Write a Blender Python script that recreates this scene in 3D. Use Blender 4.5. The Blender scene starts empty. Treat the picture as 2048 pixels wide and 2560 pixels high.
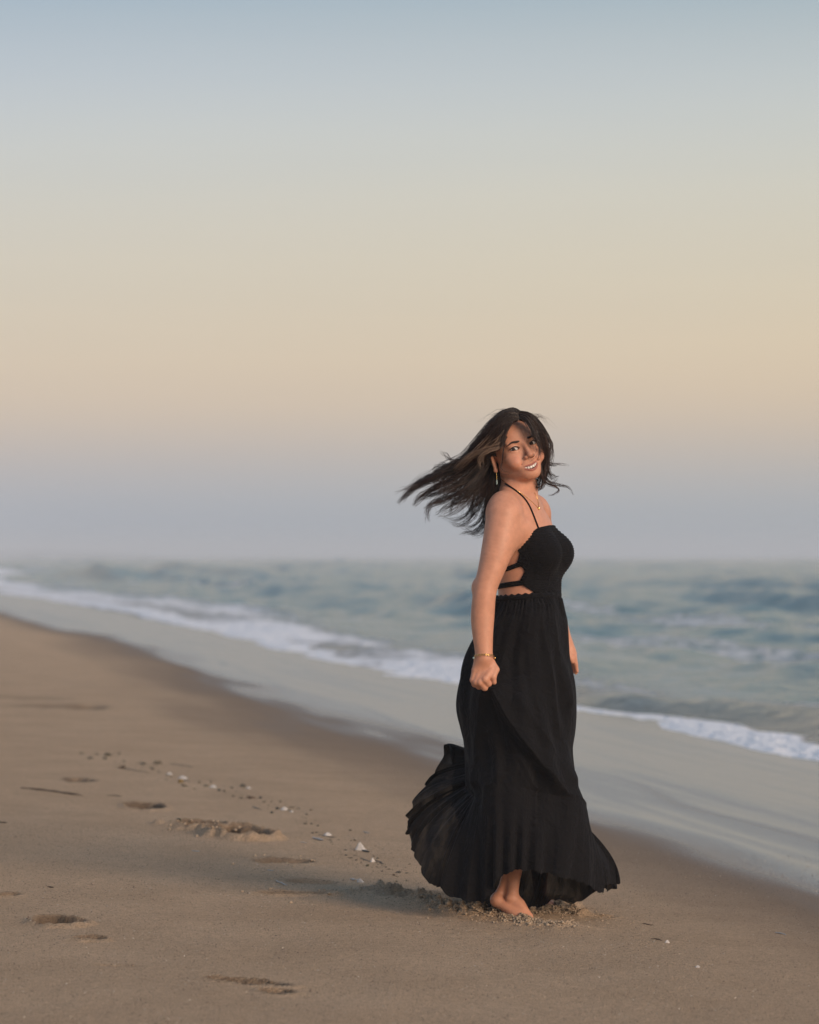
import bpy, math, random
import numpy as np
from mathutils import Vector, noise as mnoise
C = bpy.context.scene
COL = C.collection
PI = math.pi
rng = np.random.default_rng(7)
random.seed(7)

# ------------------------------------------------------------------ camera, sky, sun, exposure
FPX = 2048 * 85.0 / 24.0
CAMZ = 1.173
PITCH = math.atan(108 / FPX)
cd = bpy.data.cameras.new('camera'); cam = bpy.data.objects.new('camera', cd); COL.objects.link(cam)
cd.sensor_fit = 'HORIZONTAL'; cd.sensor_width = 24; cd.lens = 85
cd.clip_end = 9000
cam.location = (0, 0, CAMZ); cam.rotation_euler = (PI / 2 + PITCH, 0, 0)
cd.dof.use_dof = True; cd.dof.focus_distance = 9.3; cd.dof.aperture_fstop = 3.0
C.camera = cam

SUN_EL, SUN_AZ = math.radians(20), math.radians(139)   # azimuth clockwise from +Y (view direction)
def lin(c):
    c = np.array(c, float) / 255
    return tuple(np.where(c <= .04045, c / 12.92, ((c + .055) / 1.055) ** 2.4)) + (1,)
W_ = bpy.data.worlds.new('World'); C.world = W_; W_.use_nodes = True
nt = W_.node_tree; nt.nodes.clear()
def N(tree, typ, **kw):
    n = tree.nodes.new(typ)
    for k, v in kw.items(): setattr(n, k, v)
    return n
out = N(nt, 'ShaderNodeOutputWorld'); bg = N(nt, 'ShaderNodeBackground')
tc = N(nt, 'ShaderNodeTexCoord'); sep = N(nt, 'ShaderNodeSeparateXYZ')
nt.links.new(tc.outputs['Generated'], sep.inputs[0])
mr = N(nt, 'ShaderNodeMapRange'); mr.inputs[1].default_value = 0; mr.inputs[2].default_value = .25
nt.links.new(sep.outputs['Z'], mr.inputs[0])
rp = N(nt, 'ShaderNodeValToRGB'); nt.links.new(mr.outputs[0], rp.inputs[0])
stops = [(1388, (160, 166, 171)), (1330, (158, 167, 177)), (1240, (173, 176, 180)), (1130, (194, 184, 175)), (1010, (214, 195, 172)),
         (880, (219, 202, 177)), (720, (214, 204, 184)), (560, (210, 205, 191)), (400, (205, 206, 199)), (220, (193, 201, 205)), (100, (182, 193, 200)), (0, (171, 187, 197)), (-350, (145, 168, 190))]
el = rp.color_ramp.elements; rp.color_ramp.interpolation = 'B_SPLINE'
while len(el) > 1: el.remove(el[0])
for i, (py, c) in enumerate(stops):
    z = math.sin(math.atan((1388 - py) / FPX)) / .25
    e = el[0] if i == 0 else el.new(min(z, 1))
    e.position = min(z, 1); e.color = lin(c)
sky = N(nt, 'ShaderNodeTexSky', sky_type='NISHITA'); sky.sun_disc = False
sky.sun_elevation = SUN_EL; sky.sun_rotation = SUN_AZ
sm = N(nt, 'ShaderNodeVectorMath', operation='SCALE'); sm.inputs['Scale'].default_value = .15
nt.links.new(sky.outputs[0], sm.inputs[0])
mf = N(nt, 'ShaderNodeMapRange', interpolation_type='SMOOTHSTEP'); mf.inputs[1].default_value = .2; mf.inputs[2].default_value = .75; mf.inputs[4].default_value = .5
nt.links.new(sep.outputs['Z'], mf.inputs[0])
mx = N(nt, 'ShaderNodeMix', data_type='RGBA')
mps = N(nt, 'ShaderNodeMapping'); mps.inputs['Scale'].default_value = (1.6, 1.6, 26); nt.links.new(tc.outputs['Generated'], mps.inputs[0]); nzs = N(nt, 'ShaderNodeTexNoise'); nzs.inputs['Scale'].default_value = 2.2; nzs.inputs['Detail'].default_value = 4; nt.links.new(mps.outputs[0], nzs.inputs['Vector'])
rs = N(nt, 'ShaderNodeValToRGB'); rs.color_ramp.elements[0].position = .3; rs.color_ramp.elements[0].color = (.985, .988, .993, 1); rs.color_ramp.elements[1].position = .7; rs.color_ramp.elements[1].color = (1.012, 1.008, 1.0, 1); nt.links.new(nzs.outputs[0], rs.inputs[0])
wm = N(nt, 'ShaderNodeMix', data_type='RGBA', blend_type='MULTIPLY'); wm.inputs[0].default_value = 1; nt.links.new(rp.outputs[0], wm.inputs[6]); nt.links.new(rs.outputs[0], wm.inputs[7])
ra = N(nt, 'ShaderNodeValToRGB'); ra.color_ramp.elements[0].position = .38; ra.color_ramp.elements[0].color = (.98, .99, 1.02, 1); ra.color_ramp.elements[1].position = .62; ra.color_ramp.elements[1].color = (1.018, 1.003, .968, 1)
mra = N(nt, 'ShaderNodeMapRange'); mra.inputs[1].default_value = -.6; mra.inputs[2].default_value = .6; nt.links.new(sep.outputs['X'], mra.inputs[0]); nt.links.new(mra.outputs[0], ra.inputs[0])
wm2 = N(nt, 'ShaderNodeMix', data_type='RGBA', blend_type='MULTIPLY'); wm2.inputs[0].default_value = 1; nt.links.new(wm.outputs[2], wm2.inputs[6]); nt.links.new(ra.outputs[0], wm2.inputs[7])
nt.links.new(mf.outputs[0], mx.inputs[0]); nt.links.new(wm2.outputs[2], mx.inputs[6]); nt.links.new(sm.outputs[0], mx.inputs[7])
nt.links.new(mx.outputs[2], bg.inputs[0]); bg.inputs[1].default_value = 1.0
nt.links.new(bg.outputs[0], out.inputs[0])

sl = bpy.data.lights.new('sun', 'SUN'); so = bpy.data.objects.new('sun', sl); COL.objects.link(so)
sl.energy = 3.2; sl.angle = math.radians(31); sl.color = (1, .76, .56)
sd = Vector((math.sin(SUN_AZ) * math.cos(SUN_EL), math.cos(SUN_AZ) * math.cos(SUN_EL), math.sin(SUN_EL)))
so.rotation_euler = sd.to_track_quat('Z', 'Y').to_euler()
C.view_settings.view_transform = 'Standard'; C.view_settings.look = 'None'
C.view_settings.exposure = 0; C.view_settings.gamma = 1; C.view_settings.use_curve_mapping = False
C.cycles.use_denoising = True
C.cycles.volume_bounces = 1

# ------------------------------------------------------------------ helpers
cp, sp = math.cos(PITCH), math.sin(PITCH)
def ray(px, py):
    x = (px - 1024) / FPX; y = (1280 - py) / FPX
    return np.array([x, cp - y * sp, sp + y * cp])
def W(px, py, Y):
    d = ray(px, py); return np.array([0, 0, CAMZ]) + d * (Y / d[1])
def proj(P):
    """world points -> photograph pixels (used to shape cloth edges at build time)"""
    q = P - np.array([0, 0, CAMZ]); f = q[..., 1] * cp + q[..., 2] * sp; u = -q[..., 1] * sp + q[..., 2] * cp
    return 1024 + FPX * q[..., 0] / f, 1280 - FPX * u / f
AX = math.radians(11.3)
def st(x, y): return x * math.cos(AX) + y * math.sin(AX), -x * math.sin(AX) + y * math.cos(AX)
def beach_z(x, y):
    s, t = st(x, y)
    d = s - 2.2
    return np.where(d < 0, -.03 * d, -.03 * d - .026 * d * d / (np.abs(d) + .5))
def ground_at(px, py):
    d = ray(px, py); lo, hi = 2., 400.
    for _ in range(50):
        m = (lo + hi) / 2; p = np.array([0, 0, CAMZ]) + d * m
        if p[2] > beach_z(p[0], p[1]): lo = m
        else: hi = m
    return np.array([0, 0, CAMZ]) + d * lo

def mesh_obj(name, V, F, mat=None, parent=None, smooth=True, quads=None, cols=None):
    me = bpy.data.meshes.new(name)
    V = np.asarray(V, np.float32)
    F = np.asarray(F, np.int32) if not isinstance(F, list) or (len(F) and len({len(f) for f in F}) == 1) else F
    if isinstance(F, np.ndarray):
        n = F.shape[1]
        me.vertices.add(len(V)); me.vertices.foreach_set('co', V.ravel())
        me.loops.add(F.size); me.loops.foreach_set('vertex_index', F.ravel())
        me.polygons.add(len(F)); me.polygons.foreach_set('loop_start', np.arange(0, F.size, n, dtype=np.int32))
        me.update(calc_edges=True)
    else:
        me.from_pydata([tuple(map(float, v)) for v in V], [], F)
    me.polygons.foreach_set('use_smooth', [smooth] * len(me.polygons))
    if cols:
        for k, a in cols.items():
            a = np.asarray(a, np.float32)
            if a.ndim == 1:
                at = me.attributes.new(k, 'FLOAT', 'POINT'); at.data.foreach_set('value', a)
            else:
                at = me.attributes.new(k, 'FLOAT_COLOR', 'POINT')
                at.data.foreach_set('color', np.concatenate([a, np.ones((len(a), 1), np.float32)], 1).ravel())
    me.update()
    o = bpy.data.objects.new(name, me); COL.objects.link(o)
    if mat: me.materials.append(mat)
    if parent is not None: o.parent = parent
    return o
def grid_faces(nu, nv, wrap=False):
    i = np.arange(nu if wrap else nu - 1); j = np.arange(nv - 1)
    I, J = np.meshgrid(i, j, indexing='ij'); I2 = (I + 1) % nu
    return np.stack([I * nv + J, I2 * nv + J, I2 * nv + J + 1, I * nv + J + 1], -1).reshape(-1, 4)
def tag(o, label=None, cat=None, group=None, kind=None):
    if label: o['label'] = label
    if cat: o['category'] = cat
    if group: o['group'] = group
    if kind: o['kind'] = kind
    return o
def smoothstep(a, b, x):
    t = np.clip((x - a) / (b - a), 0, 1); return t * t * (3 - 2 * t)
class VN:
    """cheap tiling value noise in numpy"""
    def __init__(s, seed): s.g = np.random.default_rng(seed).random((256, 256)).astype(np.float32)
    def __call__(s, x, y):
        xi = np.floor(x).astype(int); yi = np.floor(y).astype(int); fx = x - xi; fy = y - yi
        fx = fx * fx * (3 - 2 * fx); fy = fy * fy * (3 - 2 * fy)
        g = s.g; a = g[xi & 255, yi & 255]; b = g[(xi + 1) & 255, yi & 255]; c = g[xi & 255, (yi + 1) & 255]; d = g[(xi + 1) & 255, (yi + 1) & 255]
        return (a * (1 - fx) + b * fx) * (1 - fy) + (c * (1 - fx) + d * fx) * fy - .5
vn = [VN(i) for i in range(12)]
def fbm(x, y, o=4, k=0):
    r = 0; a = 1
    for i in range(o):
        r = r + a * vn[(k + i) % 12](x * 2 ** i + 17.3 * i, y * 2 ** i + 5.1 * i); a *= .5
    return r

def spline(P, n, closed=False):
    P = np.asarray(P, float); m = len(P)
    if closed:
        t = np.linspace(0, m, n, endpoint=False)
    else:
        P = np.vstack([2 * P[0] - P[1], P, 2 * P[-1] - P[-2]]); t = np.linspace(0, m - 1, n)
    i = np.floor(t).astype(int)
    if not closed: i = np.minimum(i, m - 2)
    f = (t - i)[:, None]
    if closed: p = [P[(i + k - 1) % m] for k in range(4)]
    else: p = [P[i + k] for k in range(4)]
    return .5 * ((2 * p[1]) + (-p[0] + p[2]) * f + (2 * p[0] - 5 * p[1] + 4 * p[2] - p[3]) * f ** 2 + (-p[0] + 3 * p[1] - 3 * p[2] + p[3]) * f ** 3)
def tubes(paths, radii, sides=4, closed=False):
    """paths (n,m,3), radii (n,m) -> V,F"""
    P = np.asarray(paths, float); n, m, _ = P.shape; R = np.asarray(radii, float)
    if closed: T = np.roll(P, -1, 1) - np.roll(P, 1, 1)
    else: T = np.gradient(P, axis=1)
    T /= np.linalg.norm(T, axis=2, keepdims=True) + 1e-9
    up = np.array([.13, .9, .41]); A = np.cross(T, up); A /= np.linalg.norm(A, axis=2, keepdims=True) + 1e-9
    B = np.cross(T, A)
    an = np.arange(sides) * 2 * PI / sides
    V = P[:, :, None] + R[:, :, None, None] * (A[:, :, None] * np.cos(an)[:, None] + B[:, :, None] * np.sin(an)[:, None])
    mm = m if closed else m - 1
    a, i, j = np.meshgrid(np.arange(n), np.arange(mm), np.arange(sides), indexing='ij')
    ix = lambda i_, j_: a * m * sides + (i_ % m) * sides + j_ % sides
    F = np.stack([ix(i, j), ix(i, j + 1), ix(i + 1, j + 1), ix(i + 1, j)], -1).reshape(-1, 4)
    return V.reshape(-1, 3), F

# ------------------------------------------------------------------ materials
def mat(name, col=(.5, .5, .5), rough=.6, **kw):
    m = bpy.data.materials.new(name); m.use_nodes = True
    b = m.node_tree.nodes['Principled BSDF']
    b.inputs['Base Color'].default_value = tuple(col[:3]) + (1,); b.inputs['Roughness'].default_value = rough
    for k, v in kw.items(): b.inputs[k.replace('_', ' ')].default_value = v
    return m
def nodes(m): return m.node_tree, m.node_tree.nodes['Principled BSDF']
def noise_node(t, scale, detail=4, rough=.6, vec=None, dist=0):
    n = N(t, 'ShaderNodeTexNoise'); n.inputs['Scale'].default_value = scale; n.inputs['Detail'].default_value = detail
    n.inputs['Roughness'].default_value = rough; n.inputs['Distortion'].default_value = dist
    if vec is not None: t.links.new(vec, n.inputs['Vector'])
    return n
def ramp(t, fac, stops):
    r = N(t, 'ShaderNodeValToRGB'); e = r.color_ramp.elements
    while len(e) > 1: e.remove(e[0])
    for i, (p, c) in enumerate(stops):
        x = e[0] if i == 0 else e.new(p); x.position = p
        x.color = tuple(c) + (1,) if hasattr(c, '__len__') else (c, c, c, 1)
    t.links.new(fac, r.inputs[0]); return r
def mixc(t, fac, a, b, blend='MIX'):
    m = N(t, 'ShaderNodeMix', data_type='RGBA', blend_type=blend)
    for s, v in ((0, fac), (6, a), (7, b)):
        if hasattr(v, 'links'): t.links.new(v, m.inputs[s])
        elif s == 0: m.inputs[0].default_value = v
        else: m.inputs[s].default_value = tuple(v) + (1,)
    return m.outputs[2]
def math_(t, op, a, b=0, clamp=False):
    m = N(t, 'ShaderNodeMath', operation=op); m.use_clamp = clamp
    for i, v in enumerate((a, b)):
        if hasattr(v, 'links'): t.links.new(v, m.inputs[i])
        else: m.inputs[i].default_value = v
    return m.outputs[0]

# sand
M_sand = mat('sand', rough=.95); t, b = nodes(M_sand)
geo = N(t, 'ShaderNodeNewGeometry')
aw = N(t, 'ShaderNodeAttribute', attribute_name='wet'); ad = N(t, 'ShaderNodeAttribute', attribute_name='damp')
n1 = noise_node(t, 2.1, 5, .6, geo.outputs['Position']); n2 = noise_node(t, 190, 3, .7, geo.outputs['Position']); n3 = noise_node(t, 620, 2, .8, geo.outputs['Position'])
n4 = noise_node(t, 38, 4, .7, geo.outputs['Position'])
c1 = ramp(t, n1.outputs[0], [(.3, (.560, .400, .265)), (.7, (.660, .480, .325))])
c2 = ramp(t, n3.outputs[0], [(.31, (.18, .15, .13)), (.45, (1, 1, 1)), (.60, (1, 1, 1)), (.70, (1.9, 1.9, 1.9))])
c3 = ramp(t, n2.outputs[0], [(.30, .38), (.46, 1.0), (.58, 1.0), (.74, 1.6)])
c4 = ramp(t, n4.outputs[0], [(.3, .88), (.7, 1.1)])
dry = mixc(t, 1, mixc(t, 1, mixc(t, .75, c1.outputs[0], c2.outputs[0], 'MULTIPLY'), c3.outputs[0], 'MULTIPLY'), c4.outputs[0], 'MULTIPLY')
damp_shade_c = mixc(t, ad.outputs['Fac'], dry, (.27, .205, .155))
am = N(t, 'ShaderNodeAttribute', attribute_name='print_shade'); damp_shade_c = mixc(t, am.outputs['Fac'], damp_shade_c, (.115, .082, .058)); t.links.new(mixc(t, aw.outputs['Fac'], damp_shade_c, (.060, .062, .068)), b.inputs['Base Color'])  # painted shade of the prints goes over the damp colour, then wet sand
ro = N(t, 'ShaderNodeMapRange'); ro.inputs[2].default_value = .55; t.links.new(aw.outputs['Fac'], ro.inputs[0]); ro.inputs[3].default_value = .95; ro.inputs[4].default_value = .19
t.links.new(ro.outputs[0], b.inputs['Roughness'])
spn = N(t, 'ShaderNodeMapRange'); t.links.new(math_(t, 'POWER', aw.outputs['Fac'], 1.8), spn.inputs[0]); spn.inputs[3].default_value = .12; spn.inputs[4].default_value = .8
t.links.new(spn.outputs[0], b.inputs['Specular IOR Level'])
hsum = math_(t, 'ADD', math_(t, 'MULTIPLY', n2.outputs[0], .016), math_(t, 'ADD', math_(t, 'MULTIPLY', n3.outputs[0], .0025), math_(t, 'MULTIPLY', n4.outputs[0], .012)))
bs = math_(t, 'SUBTRACT', 1, math_(t, 'MULTIPLY', aw.outputs['Fac'], .985))
bu = N(t, 'ShaderNodeBump'); bu.inputs['Distance'].default_value = 1; t.links.new(bs, bu.inputs['Strength']); t.links.new(hsum, bu.inputs['Height'])
t.links.new(bu.outputs[0], b.inputs['Normal'])
M_clod = mat('sand_clod', rough=.95); t, b = nodes(M_clod)
g_ = N(t, 'ShaderNodeNewGeometry'); n1 = noise_node(t, 300, 3, .7, g_.outputs['Position'])
cr = ramp(t, n1.outputs[0], [(.3, (.34, .26, .185)), (.55, (.44, .34, .245)), (.75, (.52, .41, .30))]); t.links.new(cr.outputs[0], b.inputs['Base Color'])
bu = N(t, 'ShaderNodeBump'); bu.inputs['Distance'].default_value = .004; t.links.new(n1.outputs[0], bu.inputs['Height']); t.links.new(bu.outputs[0], b.inputs['Normal'])
b.inputs['Specular IOR Level'].default_value = .15

# sea water with foam
M_sea = mat('sea_water', (.03, .08, .09), .1); t, b = nodes(M_sea)
b.inputs['IOR'].default_value = 1.33; b.inputs['Specular IOR Level'].default_value = .42
g_ = N(t, 'ShaderNodeNewGeometry'); mp = N(t, 'ShaderNodeMapping'); mp.inputs['Rotation'].default_value = (0, 0, -AX); mp.inputs['Scale'].default_value = (1, .45, 1)
t.links.new(g_.outputs['Position'], mp.inputs[0])
af = N(t, 'ShaderNodeAttribute', attribute_name='foam'); ash = N(t, 'ShaderNodeAttribute', attribute_name='shallow')
nf = noise_node(t, 3.2, 7, .68, mp.outputs[0], .6); nr = noise_node(t, 5.5, 5, .6, mp.outputs[0])
fm = math_(t, 'SUBTRACT', math_(t, 'ADD', af.outputs['Fac'], math_(t, 'MULTIPLY', nf.outputs[0], 1.0)), .80, )
fm = math_(t, 'MULTIPLY', fm, 4.0, True)
wc = mixc(t, ash.outputs['Fac'], (.070, .160, .178), (.075, .066, .054))
t.links.new(mixc(t, fm, wc, (.84, .85, .88)), b.inputs['Base Color'])
rr = N(t, 'ShaderNodeMapRange'); t.links.new(fm, rr.inputs[0]); rr.inputs[3].default_value = .10; rr.inputs[4].default_value = .9; t.links.new(rr.outputs[0], b.inputs['Roughness'])
bu = N(t, 'ShaderNodeBump'); bu.inputs['Distance'].default_value = .16; bu.inputs['Strength'].default_value = .9; t.links.new(math_(t, 'ADD', nr.outputs[0], math_(t, 'MULTIPLY', fm, .5)), bu.inputs['Height']); t.links.new(bu.outputs[0], b.inputs['Normal'])

# skin
M_skin = mat('skin', (.50, .27, .17), .48); t, b = nodes(M_skin)
at = N(t, 'ShaderNodeAttribute', attribute_name='tone'); g_ = N(t, 'ShaderNodeNewGeometry')
n1 = noise_node(t, 45, 4, .6, g_.outputs['Position']); n2 = noise_node(t, 700, 2, .6, g_.outputs['Position'])
v = ramp(t, n1.outputs[0], [(.3, (.90, .88, .87)), (.7, (1.08, 1.06, 1.05))])
t.links.new(mixc(t, 1, at.outputs['Color'], v.outputs[0], 'MULTIPLY'), b.inputs['Base Color'])
b.inputs['Subsurface Weight'].default_value = .12; b.inputs['Subsurface Radius'].default_value = (.012, .004, .002); b.inputs['Subsurface Scale'].default_value = 1.0
b.inputs['Specular IOR Level'].default_value = .35
bu = N(t, 'ShaderNodeBump'); bu.inputs['Distance'].default_value = .0003; t.links.new(n2.outputs[0], bu.inputs['Height']); t.links.new(bu.outputs[0], b.inputs['Normal'])
M_hair = mat('hair', (.03, .018, .014), .42); t, b = nodes(M_hair)
at = N(t, 'ShaderNodeAttribute', attribute_name='tone'); t.links.new(at.outputs['Color'], b.inputs['Base Color'])
M_scalp = mat('hair_underlayer', (.016, .011, .009), .6)
def cloth(name, col, sheer=0, ribs=False):
    m = mat(name, col, .85); t, b = nodes(m)
    b.inputs['Specular IOR Level'].default_value = .22; b.inputs['Sheen Weight'].default_value = .03; b.inputs['Sheen Roughness'].default_value = .5
    b.inputs['Sheen Tint'].default_value = (.75, .68, .72, 1)
    g_ = N(t, 'ShaderNodeNewGeometry'); n1 = noise_node(t, 420, 3, .7, g_.outputs['Position']); n2 = noise_node(t, 26, 4, .65, g_.outputs['Position'], .8)
    mpp = N(t, 'ShaderNodeMapping'); mpp.inputs['Scale'].default_value = (70, 70, 9); t.links.new(g_.outputs['Position'], mpp.inputs[0]); n3 = noise_node(t, 1, 4, .6, mpp.outputs[0])
    h = math_(t, 'ADD', math_(t, 'MULTIPLY', n1.outputs[0], .0012), math_(t, 'ADD', math_(t, 'MULTIPLY', n2.outputs[0], .016), math_(t, 'MULTIPLY', n3.outputs[0], .0012)))
    if ribs:
        w = N(t, 'ShaderNodeTexWave', wave_type='BANDS', bands_direction='Z'); w.inputs['Scale'].default_value = 40; w.inputs['Distortion'].default_value = 1.0; w.inputs['Detail'].default_value = 2; w.inputs['Detail Scale'].default_value = 3
        t.links.new(g_.outputs['Position'], w.inputs['Vector']); h = math_(t, 'ADD', h, math_(t, 'MULTIPLY', w.outputs['Fac'], .0022))
    bu = N(t, 'ShaderNodeBump'); bu.inputs['Distance'].default_value = 1; bu.inputs['Strength'].default_value = .8; t.links.new(h, bu.inputs['Height']); t.links.new(bu.outputs[0], b.inputs['Normal'])
    if sheer:
        npm = N(t, 'ShaderNodeMapping'); npm.inputs['Scale'].default_value = (22, 22, 7); t.links.new(g_.outputs['Position'], npm.inputs[0]); npn = noise_node(t, 1, 3, .5, npm.outputs[0]); tr = N(t, 'ShaderNodeBsdfTransparent'); ms = N(t, 'ShaderNodeMixShader'); o = t.nodes['Material Output']
        npr = N(t, 'ShaderNodeMapRange'); npr.inputs[1].default_value = .42; npr.inputs[2].default_value = .70; npr.inputs[3].default_value = .01; npr.inputs[4].default_value = sheer; t.links.new(npn.outputs[0], npr.inputs[0]); aS = N(t, 'ShaderNodeAttribute', attribute_name='sheer'); t.links.new(math_(t, 'MULTIPLY', npr.outputs[0], aS.outputs['Fac']), ms.inputs[0]); t.links.new(b.outputs[0], ms.inputs[1]); t.links.new(tr.outputs[0], ms.inputs[2]); t.links.new(ms.outputs[0], o.inputs[0])
    return m
M_dress = cloth('black_gauze', (.0024, .0022, .0034))
M_bodice = cloth('black_smocked_gauze', (.0024, .0022, .0036), ribs=True)
M_flounce = cloth('sheer_black_gauze', (.0030, .0028, .0042), sheer=.11)
M_gold = mat('gold', (.85, .58, .22), .25, Metallic=1.0)
M_stone = mat('aqua_stone', (.36, .48, .47), .3)
M_eye = mat('eye_white', (.50, .46, .44), .25); M_iris = mat('iris', (.028, .014, .009), .15); M_lash = mat('lash', (.012, .008, .007), .6)
M_brow = mat('brow', (.045, .025, .018), .8); M_teeth = mat('teeth', (.68, .63, .58), .3); M_mouth = mat('mouth_inside', (.06, .012, .012), .6)
M_nail = mat('nail', (.55, .32, .26), .3)

# ------------------------------------------------------------------ setting: beach
def spacing(lo, hi, dense, h0, g, fine=None, hf=.006):
    out_ = []
    x = dense[0]
    while x < dense[1]:
        out_.append(x); x += hf if fine and fine[0] < x < fine[1] else h0
    h = h0
    while x < hi: out_.append(x); h *= g; x += h
    out_.append(hi)
    x = dense[0]; h = h0; left = []
    while True:
        h *= g; x -= h
        if x < lo: break
        left.append(x)
    left.append(lo)
    return np.array(left[::-1] + out_)
xs = spacing(-160, 60, (-1.75, 1.9), .013, 1.045, (-.25, .75), .0065)
ys = spacing(-3, 420, (7.0, 12.2), .014, 1.022, (9.0, 10.3), .0075)
X, Y = np.meshgrid(xs, ys, indexing='ij')
Z = beach_z(X, Y); S, T = st(X, Y)
near = np.exp(-((Y - 9) / 14) ** 2)
Z = Z + .016 * fbm(S * .9, T * .35, 3) * smoothstep(5.2, 3, S) + .0045 * fbm(X * 5, Y * 3.2, 3, 3) * smoothstep(3.8, 3.0, S) + .0016 * fbm(X * 26, Y * 18, 3, 5) * smoothstep(3.8, 3.0, S)
print_shade = np.zeros(X.shape)
def dent(px, py, lx, ly, rot, depth, rim=.3, seed=0):
    """a print pressed into the sand; lx, ly half sizes in metres, rot in ground plane"""
    global Z, print_shade
    g = ground_at(px, py); dx, dy = X - g[0], Y - g[1]
    c, s_ = math.cos(rot), math.sin(rot)
    a = (dx * c + dy * s_) / lx; bb = (-dx * s_ + dy * c) / ly
    r = np.sqrt(a * a + bb * bb) + .75 * fbm(X * 11 + seed, Y * 7, 4, 4)
    print_shade = np.maximum(print_shade, smoothstep(1.45, 1.05, r) * min(1, depth / .04) * .75)  # shade of the hollow painted in as darker, damper sand colour
    Z = Z - depth * smoothstep(1.08, .70, r) + depth * .8 * rim * np.exp(-((r - 1.35) / .28) ** 2) * (1 + .8 * fbm(X * 30, Y * 30 + seed, 2, 7))
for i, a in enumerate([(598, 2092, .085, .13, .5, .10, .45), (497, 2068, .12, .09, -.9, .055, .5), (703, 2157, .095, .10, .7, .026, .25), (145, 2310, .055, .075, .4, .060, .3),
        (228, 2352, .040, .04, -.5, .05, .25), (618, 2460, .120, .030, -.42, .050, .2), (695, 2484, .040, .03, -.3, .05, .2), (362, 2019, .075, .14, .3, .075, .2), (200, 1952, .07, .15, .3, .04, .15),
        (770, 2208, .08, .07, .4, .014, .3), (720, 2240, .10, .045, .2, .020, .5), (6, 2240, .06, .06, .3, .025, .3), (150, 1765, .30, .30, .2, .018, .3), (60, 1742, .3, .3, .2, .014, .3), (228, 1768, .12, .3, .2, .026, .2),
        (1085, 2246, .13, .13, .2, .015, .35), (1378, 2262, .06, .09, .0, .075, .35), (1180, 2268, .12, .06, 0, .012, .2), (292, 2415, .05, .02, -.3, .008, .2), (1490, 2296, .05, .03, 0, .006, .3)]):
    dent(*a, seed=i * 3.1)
# churned ridge thrown up by her feet
rid = np.array([ground_at(*p)[:2] for p in [(760, 2232), (850, 2240), (960, 2232), (1040, 2254), (1120, 2278), (1190, 2290), (1260, 2300), (1330, 2314), (1400, 2322)]])
rid2 = np.array([ground_at(*p)[:2] for p in [(1325, 2292), (1370, 2288), (1420, 2280), (1450, 2292)]])
def seg_dist(px, py, L):
    best = np.full(px.shape, 1e9); u = np.zeros(px.shape)
    for k in range(len(L) - 1):
        a, bb = L[k], L[k + 1]; d = bb - a
        q = np.clip(((px - a[0]) * d[0] + (py - a[1]) * d[1]) / (d @ d), 0, 1)
        e = np.hypot(px - a[0] - q * d[0], py - a[1] - q * d[1])
        u = np.where(e < best, (k + q) / (len(L) - 1), u); best = np.minimum(best, e)
    return best, u
sub = (X > -1) & (X < 1.2) & (Y > 8.6) & (Y < 11.2)
xx, yy = X[sub], Y[sub]
d1, u1 = seg_dist(xx, yy, rid); d2, u2 = seg_dist(xx, yy, rid2)
lump = np.abs(fbm(xx * 40, yy * 30, 4, 2)) * 1.9 + .30
Z[sub] += .030 * np.exp(-(d1 / .05) ** 2) * smoothstep(0, .35, u1) * lump * (1 - .60 * smoothstep(.62, .80, u1)) + .008 * np.exp(-(d1 / .13) ** 2) * smoothstep(0, .5, u1) + .018 * np.exp(-(d2 / .05) ** 2) * lump
Z[sub] += .010 * np.exp(-(np.minimum(d1, d2) / .12) ** 2) * fbm(xx * 40, yy * 30, 3, 6) * smoothstep(0, .4, u1)
# wet edge from the photograph, in shore coordinates
we = np.array([st(*ground_at(px * 1.187, py * 1.187)[:2]) for px, py in [(1725, 1885), (1500, 1815), (1300, 1745), (1150, 1700), (1000, 1640), (880, 1598), (800, 1575), (700, 1545), (600, 1508), (500, 1470), (430, 1448), (330, 1392), (200, 1342), (0, 1290)]])
o_ = np.argsort(we[:, 1]); we = we[o_]
edge = np.interp(T, we[:, 1], we[:, 0])
streak = fbm(S * 1.3, T * .16, 4, 1)
wet = smoothstep(-.30, .60, S - edge + .80 * streak + .15 * fbm(S * 5, T * .5, 2, 5))
film = 1 - .17 * smoothstep(-.1, .5, fbm(S * 2.6 + 9, T * .16, 5, 8)) * smoothstep(2.6, .6, S - edge) - .16 * np.exp(-((S - edge - .85 - .25 * fbm(T * .3, S * 0, 3, 2)) / .045) ** 2) - .08 * smoothstep(.0, .4, fbm(S * 6, T * .25, 4, 5))
damp = smoothstep(-1.1, .0, S - edge + .5 * streak) * .85
F = grid_faces(len(xs), len(ys))
beach = mesh_obj('beach_sand', np.stack([X, Y, Z], -1).reshape(-1, 3), F, M_sand, cols={'wet': (wet * film).ravel(), 'damp': damp.ravel(), 'print_shade': print_shade.ravel()})
tag(beach, 'brown beach sand sloping down to the wet shoreline', kind='structure')
def zat(x, y):
    i = np.clip(np.searchsorted(xs, x), 1, len(xs) - 1); j = np.clip(np.searchsorted(ys, y), 1, len(ys) - 1)
    return Z[i, j]

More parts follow.
